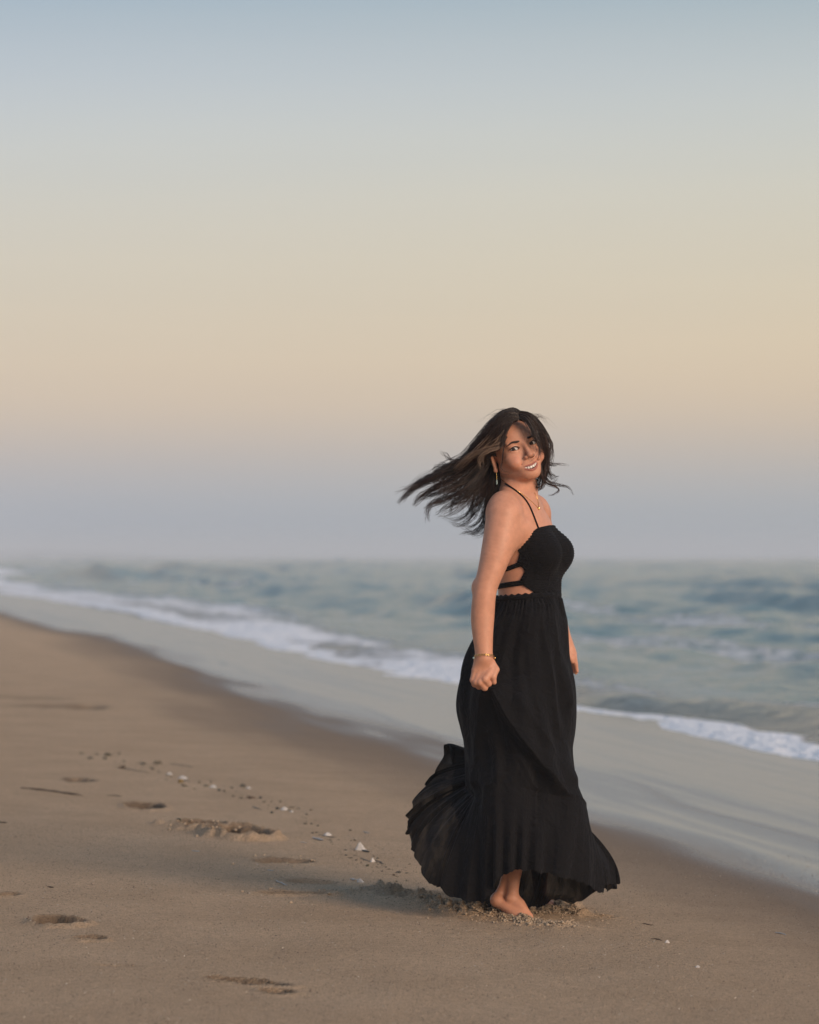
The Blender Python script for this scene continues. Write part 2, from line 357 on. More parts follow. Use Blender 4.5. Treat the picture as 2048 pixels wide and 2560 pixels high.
# ------------------------------------------------------------------ setting: sea
SEA = float(beach_z(*(lambda s, t: (s * math.cos(AX) - t * math.sin(AX), s * math.sin(AX) + t * math.cos(AX)))(6.9, 30.)))
def grow(a, b, h0, k):
    r = [a]
    while r[-1] < b: r.append(r[-1] + h0 + k * (r[-1] - a))
    return np.array(r)
ss = grow(5.6, 2600, .06, .0105); tt = grow(-2, 5200, .11, .0052)
Sg, Tg = np.meshgrid(ss, tt, indexing='ij')
fe = np.array([st(*ground_at(px * 1.187, py * 1.187)[:2]) for px, py in [(1725, 1607), (1600, 1590), (1500, 1562), (1400, 1545), (1300, 1515), (1200, 1500), (950, 1472), (850, 1452), (700, 1412), (600, 1380), (500, 1347), (400, 1325), (250, 1290), (150, 1272), (0, 1250)]])
fe = fe[np.argsort(fe[:, 1])]
front = np.interp(Tg, fe[:, 1], fe[:, 0]) + .18 * fbm(Tg * .5, Tg * 0, 3, 2)
D = Sg - front
Zs = np.full(Sg.shape, SEA)
rr_ = np.random.default_rng(3)
calm = smoothstep(0, 10, D)
for i in range(46):                      # wind chop
    lam = .7 * (14 / .7) ** rr_.random(); th = rr_.normal(0, .55); k = 2 * PI / lam; ph = rr_.random() * 6.28
    dsp = np.gradient(ss); att = smoothstep(0.42, .2, (dsp / lam))[:, None]
    Zs += .0150 * lam ** .75 * (.25 + .75 * calm) * np.sin(k * (Sg * math.cos(th) + Tg * math.sin(th)) + ph) * (.6 + 1.2 * np.abs(fbm(Sg * .05 + i, Tg * .03, 2, i % 9))) * .52 * att
foam = np.zeros(Sg.shape)
def crest(s0, amp, w, ts, seed, foamy=0, wob=1.2, tmod=(.02, 1.)):
    """a swell line parallel to the shore: steep face shorewards, long back"""
    global Zs, foam
    c = s0 + wob * fbm(Tg * ts, Tg * 0 + seed, 3, seed % 9)
    x = (Sg - c) / w
    pr = np.where(x < 0, np.exp(-(x / .45) ** 2), np.exp(-(x / 1.3) ** 2))
    m = np.clip(.45 + 1.5 * fbm(Tg * tmod[0] + seed * 7.7, Tg * 0, 3, (seed + 3) % 9), 0, 1.4) * tmod[1]
    Zs = Zs + amp * pr * m
    if foamy: foam = np.maximum(foam, foamy * np.where(x < 0, np.exp(-((x + .35) / .55) ** 2), np.exp(-(x / .4) ** 2)) * smoothstep(.6, 1.1, m))
crest(11.5, .13, .7, .05, 1, 0, 1.5, (.05, 1)); crest(17.5, .40, 1.2, .03, 2, .0, 2.5, (.035, 1.)); crest(26, .36, 1.5, .03, 3, 0, 3, (.03, 1))
crest(38, .46, 2.0, .02, 4, 0, 4, (.025, 1)); crest(55, .55, 2.4, .015, 5, 0, 5, (.02, 1)); crest(78, .6, 3.2, .012, 6, 0, 7, (.015, 1)); crest(115, .55, 5, .01, 7, 0, 8, (.012, 1)); crest(170, .55, 6, .01, 8, 0, 8, (.012, 1)); crest(260, .5, 8, .006, 9, 0, 10, (.01, 1))
# the breaker far along the beach
wv = lambda s0, t0, amp, w, lt: amp * np.exp(-((Tg - t0) / lt) ** 2) * np.where(Sg < s0, np.exp(-((Sg - s0) / (w * .4)) ** 2), np.exp(-((Sg - s0) / (w * 1.2)) ** 2))
Zs += wv(14.5, 160, .74, 1.5, 24) + wv(26, 205, .66, 2.0, 34) + wv(17, 135, .5, 1.4, 22) + wv(13, 330, 1.1, 2.4, 70)
foam = np.maximum(foam, .85 * np.exp(-((Sg - 12) / 2.6) ** 2) * smoothstep(185, 215, Tg))
# the small wave breaking on the shore, its dark face and the foam in front
lap = .125 + .05 * fbm(Tg * .25, Tg * 0 + 2, 3, 4)
nearlap = smoothstep(38, 22, Tg)
Zs += (lap * (.25 + .9 * nearlap)) * np.where(D < 1.7, np.exp(-((D - 1.7) / .42) ** 2), np.exp(-((D - 1.7) / 1.0) ** 2)) + .035 * smoothstep(-.02, .35, D) * smoothstep(2.2, .8, D) + .03 * np.abs(fbm(Sg * 3.2, Tg * 1.6, 3, 1)) * np.exp(-((D - .45) / .5) ** 2)
foam = np.maximum(foam, .95 * smoothstep(-.05, .1, D) * smoothstep(1.0, .55, D + .25 * fbm(Sg * 0, Tg * .7, 3, 5)))
foam = np.maximum(foam, .80 * np.exp(-((D - 2.0) / .30) ** 2) * (.6 + .9 * fbm(Tg * .3, Sg * .5, 3, 6)))
foam = np.maximum(foam, (.54 + .5 * fbm(Sg * .35, Tg * .09, 3, 7)) * smoothstep(-.1, .2, D) * smoothstep(4.2 + 3 * smoothstep(40, 90, Tg), .9 + 1.5 * smoothstep(40, 90, Tg), D + 0 * Tg) * smoothstep(22, 34, Tg))
foam = np.maximum(foam, .42 * smoothstep(.05, .45, fbm(Sg * .22, Tg * .045, 4, 8)) * smoothstep(40, 10, D))
Zs = np.where(D < 0, SEA + .002 - .16 * smoothstep(0, -.45, D), Zs)
shallow = smoothstep(3.5, .6, D) * .9
SX = Sg * math.cos(AX) - Tg * math.sin(AX); SY = Sg * math.sin(AX) + Tg * math.cos(AX)
sea = mesh_obj('sea_water', np.stack([SX, SY, Zs], -1).reshape(-1, 3), grid_faces(len(ss), len(tt)), M_sea, cols={'foam': foam.ravel(), 'shallow': shallow.ravel()})
tag(sea, 'grey green sea with low waves and white foam along the shore', kind='structure')
# sea bed / land beyond, so that nothing ends in a void
M_floor = mat('sea_floor', (.05, .07, .07), .9)
fl = mesh_obj('sea_floor', [(-6000, -400, -3), (6000, -400, -3), (6000, 6000, -3), (-6000, 6000, -3)], [(0, 1, 2, 3)], M_floor); tag(fl, kind='structure')
# low headland in the haze, far along the coast
hx = np.linspace(-700, -120, 60); hy = np.linspace(0, 260, 14)
HX, HY = np.meshgrid(hx, hy, indexing='ij')
hz = (4 + 7 * smoothstep(-150, -600, HX)) * np.sin(PI * np.clip(HY / 260, 0, 1)) ** .7 * smoothstep(-120, -260, HX) * (1 + .5 * fbm(HX * .02, HY * .02, 3)) - 2
M_hill = mat('headland', (.10, .11, .08), .9)
hl = mesh_obj('headland', np.stack([HX, HY + 2300, hz], -1).reshape(-1, 3), grid_faces(60, 14), M_hill); tag(hl, 'low headland fading into haze at far left', kind='structure')

# haze
M_haze = bpy.data.materials.new('haze'); M_haze.use_nodes = True; t = M_haze.node_tree; t.nodes.clear()
o = N(t, 'ShaderNodeOutputMaterial'); pv = N(t, 'ShaderNodeVolumePrincipled'); pv.inputs['Density'].default_value = .0011; pv.inputs['Color'].default_value = (.93, .95, 1, 1); pv.inputs['Anisotropy'].default_value = 0
t.links.new(pv.outputs[0], o.inputs['Volume'])
hb = []
for x in (-6500, 6500):
    for y in (-500, 6500):
        for z in (-4.2, 10.5): hb.append((x, y, z))
hzb = mesh_obj('haze', hb, [(0, 1, 3, 2), (4, 6, 7, 5), (0, 4, 5, 1), (2, 3, 7, 6), (0, 2, 6, 4), (1, 5, 7, 3)], M_haze, smooth=False)
tag(hzb, kind='stuff')

# ------------------------------------------------------------------ the woman: signed distance body, one continuous skin
KPX = 9.4 / FPX
def R2(y, p, r):
    cy, sy, cp_, sp_, cr, sr = math.cos(y), math.sin(y), math.cos(p), math.sin(p), math.cos(r), math.sin(r)
    B = np.array([[1, 0, 0], [0, -1, 0], [0, 0, 1.]])
    return np.array([[cr, 0, sr], [0, 1, 0], [-sr, 0, cr]]) @ np.array([[1, 0, 0], [0, cp_, -sp_], [0, sp_, cp_]]) @ np.array([[cy, -sy, 0], [sy, cy, 0], [0, 0, 1]]) @ B
HR = R2(math.radians(21), math.radians(-6), math.radians(-19))   # head turned over her shoulder and tilted
HO = W(1288.5, 1129, 9.40); HS = 1.06
def h2w(p): return HO + HS * (np.asarray(p, float) @ HR.T)
def w2h(P): return ((P - HO) @ HR) / HS

def smin(a, b, k):
    h = np.clip(.5 + .5 * (b - a) / k, 0, 1); return b * (1 - h) + a * h - k * h * (1 - h)
def smax(a, b, k): return -smin(-a, -b, k)
def sd_cone(P, a, b, r1, r2):
    ba = b - a; L = ba @ ba; h = np.clip(((P - a) @ ba) / L, 0, 1)
    return np.linalg.norm(P - a - h[..., None] * ba, axis=-1) - (r1 + (r2 - r1) * h)
def sd_ell(P, c, r):
    q = P - c; k0 = np.linalg.norm(q / r, axis=-1); k1 = np.linalg.norm(q / (np.asarray(r) ** 2), axis=-1) + 1e-9
    return k0 * (k0 - 1) / k1
prims = []
def add(fn, c, rad, k=.01, op='u', grp='body'): prims.append((fn, np.asarray(c, float), rad, k, op, grp))
def cone(a, b, r1, r2, k=.01, op='u', grp='body'):
    a = np.asarray(a, float); b = np.asarray(b, float)
    add(lambda P: sd_cone(P, a, b, r1, r2), (a + b) / 2, np.linalg.norm(b - a) / 2 + max(r1, r2), k, op, grp)
def chain(pts, k=.012, grp='body'):
    """limb: (px, py, depth, radius in px) knots, resampled smoothly, one primitive"""
    q = spline(np.array([list(W(p[0], p[1], p[2])) + [p[3] * p[2] / FPX] for p in pts]), len(pts) * 5)
    def fn(P):
        d = np.full(P.shape[:-1], 9.); c0 = P.reshape(-1, 3).mean(0); rb = np.abs(P.reshape(-1, 3)[[0, -1]] - c0).max() * 1.75
        dc = [float(sd_cone(c0[None], a[:3], b[:3], a[3], b[3])[0]) for a, b in zip(q[:-1], q[1:])]; lim = min(dc) + 2 * rb + .001
        for a, b, e in zip(q[:-1], q[1:], dc):
            if e > lim: continue
            d = np.minimum(d, sd_cone(P, a[:3], b[:3], a[3], b[3]))
        return d
    c = (q[:, :3].min(0) + q[:, :3].max(0)) / 2
    add(fn, c, max(np.linalg.norm(q[:, :3] - c, axis=1) + q[:, 3]), k, 'u', grp)
def ell(c, r, k=.01, op='u', R=None, grp='body'):
    c = np.asarray(c, float); r = np.asarray(r, float)
    if R is None: add(lambda P: sd_ell(P, c, r), c, r.max(), k, op, grp)
    else: add(lambda P: sd_ell((P - c) @ R, np.zeros(3), r), c, r.max(), k, op, grp)

# torso as a stack of elliptical sections, chest turned a little towards the camera
PSI = math.radians(20)
secs = [(1205, 1262, 1334, .050), (1235, 1250, 1338, .075), (1262, 1234, 1354, .118), (1300, 1222, 1376, .138), (1340, 1222, 1392, .140), (1385, 1231, 1396, .134), (1420, 1239, 1400, .126),
        (1460, 1246, 1398, .119), (1490, 1248, 1398, .118), (1530, 1240, 1402, .134), (1580, 1228, 1410, .155), (1640, 1222, 1412, .172), (1700, 1236, 1402, .165), (1745, 1255, 1385, .14)]
TC = np.array([W((s[1] + s[2]) / 2, s[0], 9.4) for s in secs]); tz = TC[:, 2]
ta = np.array([math.sqrt(max((((s[2] - s[1]) / 2 * KPX) ** 2 - (s[3] * math.sin(PSI)) ** 2), .02 ** 2)) / math.cos(PSI) for s in secs]); tb = np.array([s[3] for s in secs])
zi = np.linspace(tz.min(), tz.max(), 200)
def sm_(a):
    v = np.interp(zi, tz[::-1], a[::-1]); k = np.hanning(15); k /= k.sum(); return np.convolve(np.pad(v, 7, 'edge'), k, 'valid')
tX, tY, tA, tB = sm_(TC[:, 0]), sm_(TC[:, 1]), sm_(ta), sm_(tb)
def torso(P):
    z = P[..., 2]; x = P[..., 0] - np.interp(z, zi, tX); y = P[..., 1] - np.interp(z, zi, tY)
    a = np.interp(z, zi, tA); b_ = np.interp(z, zi, tB)
    u = x * math.cos(PSI) - y * math.sin(PSI); v = x * math.sin(PSI) + y * math.cos(PSI)
    u = np.where(True, u, u)
    q = (np.abs(u / a) ** 2.25 + np.abs(v / b_) ** 2.25) ** (1 / 2.25)
    d = (q - 1) * np.minimum(a, b_) * .95
    # spine furrow at the back
    d = d + .010 * np.exp(-(v / .018) ** 2) * smoothstep(0, -.05, u)
    return np.maximum(d, np.maximum(z - zi[-1], zi[0] - z))
add(torso, (TC[0] + TC[-1]) / 2, .38, .02, 'u', 'torso')
RB = np.array([[math.cos(PSI), math.sin(PSI), 0], [-math.sin(PSI), math.cos(PSI), 0], [0, 0, 1]]).T
def chest(u, v, py):      # point in body frame (u forward, v towards her left) at picture height py
    z = W(1300, py, 9.4)[2]; return np.array([np.interp(z, zi, tX) + u * math.cos(PSI) + v * math.sin(PSI), np.interp(z, zi, tY) - u * math.sin(PSI) + v * math.cos(PSI), z])
ell(chest(.083, -.066, 1383), (.055, .056, .058), .035, 'u', None, 'torso'); ell(chest(.083, .066, 1383), (.055, .056, .058), .035, 'u', None, 'torso')
# neck, trapezius, collar bones, shoulders
NB = W(1296, 1252, 9.42); NT = h2w((0, -.030, -.050))
cone(NB, NT, .058, .052, .028)
cone(h2w((-.05, -.03, -.05)), W(1327, 1272, 9.36), .009, .009, .014)          # neck muscle to the collar notch
cone(h2w((.05, -.03, -.05)), W(1338, 1272, 9.38), .009, .009, .014)
SR = W(1259, 1276, 9.275); SLf = W(1338, 1280, 9.545)
cone(W(1288, 1228, 9.40), W(1262, 1262, 9.29), .030, .040, .03)
cone(W(1306, 1232, 9.43), W(1334, 1268, 9.53), .030, .036, .03)
cone(W(1334, 1268, 9.365), W(1280, 1258, 9.28), .0065, .008, .012); cone(W(1339, 1270, 9.39), W(1352, 1264, 9.50), .0065, .008, .012)
# near arm
ell(SR, (.050, .052, .056), .03)
arm = [(1260, 1290, 9.255, 44), (1253, 1330, 9.235, 42.5), (1243, 1375, 9.215, 39.5), (1230, 1420, 9.20, 34), (1218, 1457, 9.19, 30), (1211, 1490, 9.185, 29), (1207, 1540, 9.185, 29.5), (1207, 1580, 9.18, 26.5), (1209, 1615, 9.175, 23.3), (1210.5, 1645, 9.17, 21.5)]
chain(arm, .022)
ell(W(1190, 1468, 9.20), (.012, .016, .02), .02)
cone(W(1300, 1325, 9.27), W(1268, 1372, 9.24), .028, .016, .035)                # front fold of the armpit
# near hand closed on the cloth, back of the hand to the camera
HD = 9.168
def ph(px, py, d): return W(px, py, HD + d)
def fing(pts, k=.0035):
    for (a, b_) in zip(pts[:-1], pts[1:]):
        cone(ph(*a[:3]), ph(*b_[:3]), a[3] * KPX, b_[3] * KPX, k)
wr = ph(1210.5, 1645, .0)
for mx_, my_, r0, r1 in ((1229, 1674, 14, 10.5), (1215, 1678, 15, 11), (1201, 1678, 15, 10.5), (1189, 1675, 13, 9.5)):
    cone(ph(1210 + (mx_ - 1210) * .45, 1650, .006), ph(mx_, my_, .004), r0 * KPX, r1 * KPX, .012)
ell(ph(1209, 1668, .014), (.027, .017, .030), .012)
fing([(1229, 1674, -.002, 10), (1213, 1699, -.016, 9.2), (1221, 1709, -.004, 8.2), (1229, 1704, .014, 7)])
fing([(1215, 1678, .000, 10), (1201, 1706, -.012, 9.2), (1212, 1719, .000, 8.3), (1221, 1715, .018, 7)])
fing([(1201, 1678, .002, 9.6), (1191, 1706, -.006, 8.6), (1198, 1716, .010, 7.8), (1208, 1712, .024, 6.5)])
fing([(1189, 1675, .004, 8.8), (1183, 1700, .002, 7.8), (1187, 1711, .014, 7.0), (1196, 1708, .026, 6)])
fing([(1226, 1652, .006, 10), (1240, 1674, .000, 8.6), (1233, 1692, -.008, 8.2), (1236, 1706, -.006, 5.8)])
# far arm and hand, reaching round to the far side of the skirt
ell(SLf, (.046, .05, .052), .03)
chain([(1338, 1290, 9.56, 38), (1352, 1360, 9.63, 36), (1366, 1450, 9.70, 29), (1385, 1530, 9.71, 27), (1406, 1590, 9.69, 21), (1414, 1608, 9.685, 19)], .022)
fh = lambda px, py, d: W(px, py, 9.675 + d)
def fing2(pts, k=.0035):
    for a, b_ in zip(pts[:-1], pts[1:]): cone(fh(*a[:3]), fh(*b_[:3]), a[3] * KPX, b_[3] * KPX, k)
cone(fh(1416, 1612, 0), fh(1431, 1637, 0), 16 * KPX, 12 * KPX, .01); ell(fh(1422, 1630, .01), (.022, .028, .028), .012)
fing2([(1435, 1641, -.012, 8.0), (1439.5, 1660, -.010, 6.0), (1443, 1679, -.006, 4.2)])
fing2([(1431, 1642, .006, 8.5), (1439, 1664, .008, 6.2), (1440, 1682, .016, 5)])
fing2([(1426, 1644, .022, 8), (1432, 1668, .026, 6.2), (1430, 1684, .032, 5)])
fing2([(1420, 1643, .036, 7), (1425, 1664, .042, 5.6), (1422, 1678, .046, 4.8)])
fing2([(1420, 1634, -.018, 9), (1428, 1648, -.022, 7), (1431, 1655, -.022, 5)])
# legs
chain([(1300, 1690, 9.32, 66), (1318, 1800, 9.30, 55), (1325, 1910, 9.30, 43), (1312, 1990, 9.31, 38), (1300, 2070, 9.32, 36), (1288, 2140, 9.33, 27), (1281, 2180, 9.33, 22)], .03)
cone(W(1277, 2160, 9.335), W(1254, 2226, 9.34), 15 * KPX, 9.5 * KPX, .010); cone(W(1254, 2226, 9.34), W(1243, 2246, 9.335), 9.5 * KPX, 14 * KPX, .012)
cone(W(1289, 2160, 9.325), W(1281, 2236, 9.32), 16 * KPX, 14.5 * KPX, .010); cone(W(1281, 2160, 9.338), W(1266, 2240, 9.338), 15 * KPX, 12 * KPX, .006)
ell(W(1243, 2250, 9.33), (.020, .024, .021), .012); ell(W(1276, 2246, 9.305), (.014, .010, .013), .010)
cone(W(1243, 2252, 9.33), W(1318, 2304, 9.27), 14 * KPX, 12 * KPX, .012); cone(W(1283, 2246, 9.32), W(1320, 2292, 9.285), 15 * KPX, 13 * KPX, .014)
cone(W(1298, 2262, 9.32), W(1322, 2298, 9.315), 15 * KPX, 13 * KPX, .014)
for j, (tx, td) in enumerate(((1338, -.012), (1340, .002), (1341, .014), (1340, .026), (1337, .037))):
    cone(W(1318, 2302, 9.285 + td), W(tx, 2312 + j * .5, 9.265 + td), (7.5 if j < 4 else 9) * KPX, (5.5 if j < 4 else 8) * KPX, .003)
chain([(1335, 1690, 9.50, 64), (1345, 1800, 9.54, 54), (1352, 1910, 9.58, 42), (1352, 2040, 9.62, 36), (1350, 2150, 9.66, 24), (1350, 2225, 9.68, 17)], .03)
cone(W(1346, 2240, 9.69), W(1374, 2262, 9.66), 16 * KPX, 13 * KPX, .012)
for j in range(5): cone(W(1372, 2264, 9.64 + j * .013), W(1388, 2272, 9.63 + j * .013), 7 * KPX, 5.5 * KPX, .003)

# head, built in its own frame: (l) towards her left, (f) forward, (u) up
def hadd(fn, c, rad, k, op='u', grp='head'):
    add(lambda P: fn(w2h(P)) * HS, h2w(c), rad * HS, k * HS, op, grp)
def hcone(a, b, r1, r2, k=.008, op='u'):
    a = np.array(a, float); b = np.array(b, float); hadd(lambda p: sd_cone(p, a, b, r1, r2), (a + b) / 2, np.linalg.norm(b - a) / 2 + max(r1, r2), k, op)
def hell(c, r, k=.008, op='u'):
    c = np.array(c, float); r = np.array(r, float); hadd(lambda p: sd_ell(p, c, r), c, r.max(), k, op)
hell((0, -.014, .036), (.073, .092, .078), .02)
hell((0, .020, -.012), (.063, .064, .076), .02)
hell((0, .030, .040), (.060, .050, .046), .02)
for s_ in (-1, 1):
    hcone((s_ * .050, .000, -.043), (s_ * .013, .060, -.086), .017, .0145, .022)
    hell((s_ * .042, .052, -.028), (.022, .022, .020), .018)
    hell((s_ * .038, .062, -.044), (.018, .017, .016), .014)
    hcone((s_ * .012, .078, .015), (s_ * .044, .066, .017), .006, .006, .012)
hell((0, .060, -.066), (.034, .025, .030), .014)
hell((0, .067, -.0865), (.0165, .0160, .0135), .014)
hell((0, .028, -.076), (.032, .040, .018), .02)
for s_ in (-1, 1): hell((s_ * .031, .0905, .000), (.0165, .0120, .0110), .010, 's')
hcone((0, .080, .012), (0, .0985, -.031), .0065, .0088, .009)
hell((0, .1000, -.0355), (.0095, .0085, .0078), .006)
for s_ in (-1, 1):
    hell((s_ * .0118, .0885, -.0385), (.0070, .0085, .0062), .005)
    hell((s_ * .0068, .0945, -.0440), (.0036, .0052, .0024), .002, 's')
    hell((s_ * .031, .0655, -.002), (.0150, .0145, .0145), .006)
# lips and the open smile
def mouth_pts(kind, n=9):
    x = np.linspace(-1, 1, n); l = x * .0265
    f = .0885 - .0115 * x ** 2 - .003 * np.abs(x) ** 4; tl = .0040 * x
    if kind == 'up': u = -.0655 + .0072 * x ** 2 - .0010 * np.exp(-(x / .15) ** 2) + tl
    else: u = -.0765 + .0182 * x ** 2 + tl
    return np.stack([l, f, u], -1)
up_, lo_ = mouth_pts('up'), mouth_pts('low')
def lipsd(p, Q, r):
    d = np.full(p.shape[:-1], 1e9)
    for i in range(len(Q) - 1):
        ra = r * (1 - .55 * (abs(i - 3.5) / 4.5) ** 2); d = np.minimum(d, sd_cone(p, Q[i], Q[i + 1], ra, ra))
    return d
hadd(lambda p: lipsd(p, up_ + np.array([0, -.0022, .0018]), .0028), (0, .08, -.062), .035, .0022)
hadd(lambda p: lipsd(p, lo_ + np.array([0, -.0014, -.0026]), .0036), (0, .08, -.075), .035, .0024)
def mouth_cut(p):
    x = p[..., 0] / .0262; u = p[..., 2]
    tl = .0040 * x; hi = -.0655 + .0072 * x ** 2 - .0006 + tl; lo = -.0761 + .0178 * x ** 2 + .0006 + tl
    return np.maximum(np.maximum(u - hi, lo - u), np.maximum(np.abs(p[..., 0]) - .0255, np.maximum(.066 - p[..., 1], p[..., 1] - .12)))
hadd(mouth_cut, (0, .085, -.07), .04, .0012, 's')
for s_ in (-1, 1):
    hcone((s_ * .0160, .087, -.040), (s_ * .0315, .070, -.058), .0012, .0010, .006, 's')   # smile fold
    def eye_cut(p, s_=s_):
        x = (p[..., 0] * s_ - .031) / .0148; u = p[..., 2] + .0008 * x + .0022
        top = .0053 * (1 - x ** 2) + .0014 * x + .0008 + s_ * .0012; bot = -.0034 * (1 - x ** 2) + .0010 * x + s_ * .0012
        return np.maximum(np.maximum(u - top, bot - u), np.maximum(np.abs(x) * .0148 - .0148, np.maximum(.0650 - p[..., 1], p[..., 1] - .11)))
    hadd(eye_cut, (s_ * .031, .08, 0), .03, .0007, 's')
    # ear
    ER = np.array([[.90, .44 * s_, 0], [-.44 * s_, .90, 0], [0, 0, 1.]])
    ec = np.array([s_ * .0745, -.015, -.013])
    def ear(p, s_=s_, ec=ec):
        q = (p - ec) @ ER.T; q = q.copy(); q[..., 1] = q[..., 1] + .18 * q[..., 2]
        e = sd_ell(q, np.zeros(3), np.array([.0080, .0205, .0320 ])); hole = sd_ell(q - np.array([s_ * .006, .002, .003]), np.zeros(3), np.array([.0070, .0125, .021]))
        e = smax(e, -hole, .003)
        q2 = q - np.array([s_ * .001, .009, -.026]); return smin(e, np.linalg.norm(q2, axis=-1) - .0065, .006)
    hadd(ear, ec, .045, .005)

def field(P, cand):
    d = np.full(P.shape[:-1], .5)
    for i in cand:
        fn, c, rad, k, op, g = prims[i]; v = fn(P)
        d = smin(d, v, k) if op == 'u' else smax(d, -v, k)
    return d
pc = np.array([p[1] for p in prims]); pr_ = np.array([p[2] for p in prims])
def iso(h, idx, extra=None, lo=None, hi=None, zones=None):
    """sparse surface nets of the union of prims[idx]; extra(P, d) may reshape the field"""
    idx = np.array(idx); B = 16; bs = B * h
    if lo is None:
        lo = (pc[idx] - pr_[idx][:, None]).min(0) - .03; hi = (pc[idx] + pr_[idx][:, None]).max(0) + .03
    nb = np.ceil((hi - lo) / bs).astype(int)
    gx, gy, gz = np.meshgrid(*[np.arange(n) for n in nb], indexing='ij')
    cs = lo + (np.stack([gx, gy, gz], -1).reshape(-1, 3) + .5) * bs; hd = bs * .87
    DD = np.full(len(cs), .5)
    for i in idx:
        if prims[i][4] == 'u': DD = np.minimum(DD, prims[i][0](cs))
    keep = np.where((DD < hd * 1.6 + .03) & (DD > -hd * 2.2 - .03))[0]
    ids = []; pos = []; quads = []
    a = np.arange(B + 1); L = np.stack(np.meshgrid(a, a, a, indexing='ij'), -1)
    NG = nb * B + 2; cid = lambda c: (c[..., 0] * NG[1] + c[..., 1]) * NG[2] + c[..., 2]
    for kx in keep:
        b0 = np.array([gx.flat[kx], gy.flat[kx], gz.flat[kx]]) * B
        cand = [i for i in idx if np.linalg.norm(pc[i] - cs[kx]) < pr_[i] + hd + .05]
        if not cand: continue
        P = lo + (b0 + L) * h; d = field(P, cand)
        if extra: d = extra(P, d)
        s_ = d < 0
        if s_.all() or not s_.any(): continue
        c8 = [(i, j, k) for i in (0, 1) for j in (0, 1) for k in (0, 1)]
        cnt = sum(s_[i:B + i, j:B + j, k:B + k].astype(int) for i, j, k in c8)
        act = (cnt > 0) & (cnt < 8); ci = np.argwhere(act)
        if not len(ci): continue
        acc = np.zeros((len(ci), 3)); n_ = np.zeros(len(ci))
        for ax in range(3):
            for (i, j, k) in c8:
                if (i, j, k)[ax]: continue
                o0 = np.array((i, j, k)); o1 = o0.copy(); o1[ax] = 1
                d0 = d[tuple((ci + o0).T)]; d1 = d[tuple((ci + o1).T)]; m = (d0 < 0) != (d1 < 0); f = d0 / (d0 - d1 + 1e-12)
                p = np.tile(o0, (len(ci), 1)).astype(float); p[:, ax] += f
                acc += p * m[:, None]; n_ += m
        ids.append(cid(ci + b0)); pos.append(lo + (ci + b0 + acc / n_[:, None]) * h)
        for ax in range(3):
            o1 = np.zeros(3, int); o1[ax] = 1; b1 = np.zeros(3, int); b1[(ax + 1) % 3] = 1; b2 = np.zeros(3, int); b2[(ax + 2) % 3] = 1
            sl0 = [slice(0, B)] * 3; sl1 = list(sl0); sl1[ax] = slice(1, B + 1)
            e0, e1 = s_[tuple(sl0)], s_[tuple(sl1)]; ei = np.argwhere(e0 != e1) ; fl_ = e0[tuple(ei.T)]; g = ei + b0
            q = np.stack([cid(g - b1 - b2), cid(g - b2), cid(g), cid(g - b1)], -1); q[~fl_] = q[~fl_][:, ::-1]; quads.append(q)
    ids = np.concatenate(ids); pos = np.concatenate(pos); quads = np.concatenate(quads)
    o_ = np.argsort(ids); ids = ids[o_]; pos = pos[o_]
    k_ = np.clip(np.searchsorted(ids, quads), 0, len(ids) - 1); ok = (ids[k_] == quads).all(1)
    return pos, k_[ok]
allidx = list(range(len(prims))); headi = [i for i in allidx if prims[i][5] == 'head']; torsoi = [i for i in allidx if prims[i][5] == 'torso']

person = bpy.data.objects.new('person', None); COL.objects.link(person); person.location = tuple(W(1300, 2300, 9.33))
tag(person, 'barefoot smiling woman with windblown dark hair in a long black dress, turning on the beach', 'person')
PL = np.array(person.location)
def part(name, V, F, m, parent=None, **kw):
    par = parent or person; off = PL
    return mesh_obj(name, np.asarray(V) - off, F, m, par, **kw)
SK = np.array([.57, .28, .182])
def tones(V, parts='body'):
    c = np.tile(SK, (len(V), 1)); p = w2h(V); l, f, u = p.T
    hd = (np.abs(l) < .085) & (f > -.05) & (u > -.12) & (u < .12)
    def mixin(w, col):
        nonlocal c; c = c * (1 - w[:, None]) + np.array(col) * w[:, None]
    ch = np.exp(-(((np.abs(l) - .040) / .018) ** 2 + ((u + .038) / .018) ** 2)) * (f > .03)
    mixin(ch * .35 * hd, (.54, .20, .14)); mixin(np.exp(-((l / .010) ** 2 + ((u + .036) / .010) ** 2)) * (f > .085) * .35, (.48, .21, .145))
    if hd.any():
        i = np.where(hd & (f > .055) & (u < -.04) & (u > -.10))[0]
        if len(i):
            q = p[i]; d = np.minimum(lipsd(q, up_ + np.array([0, -.0022, .0018]), .0028), lipsd(q, lo_ + np.array([0, -.0014, -.0026]), .0036)); w = np.zeros(len(V)); w[i] = smoothstep(.0012, -.0004, d)
            mixin(w * .85, (.34, .105, .09))
            cut = mouth_cut(q); w = np.zeros(len(V)); w[i] = (q[:, 1] < .0765) * smoothstep(.0025, .0005, cut); mixin(w, (.06, .015, .012))
    return c
V_, F_ = iso(.0026, [i for i in allidx if prims[i][5] != 'head'] + headi)
fine = False
skin = part('body', V_, F_, M_skin, cols={'tone': tones(V_)})

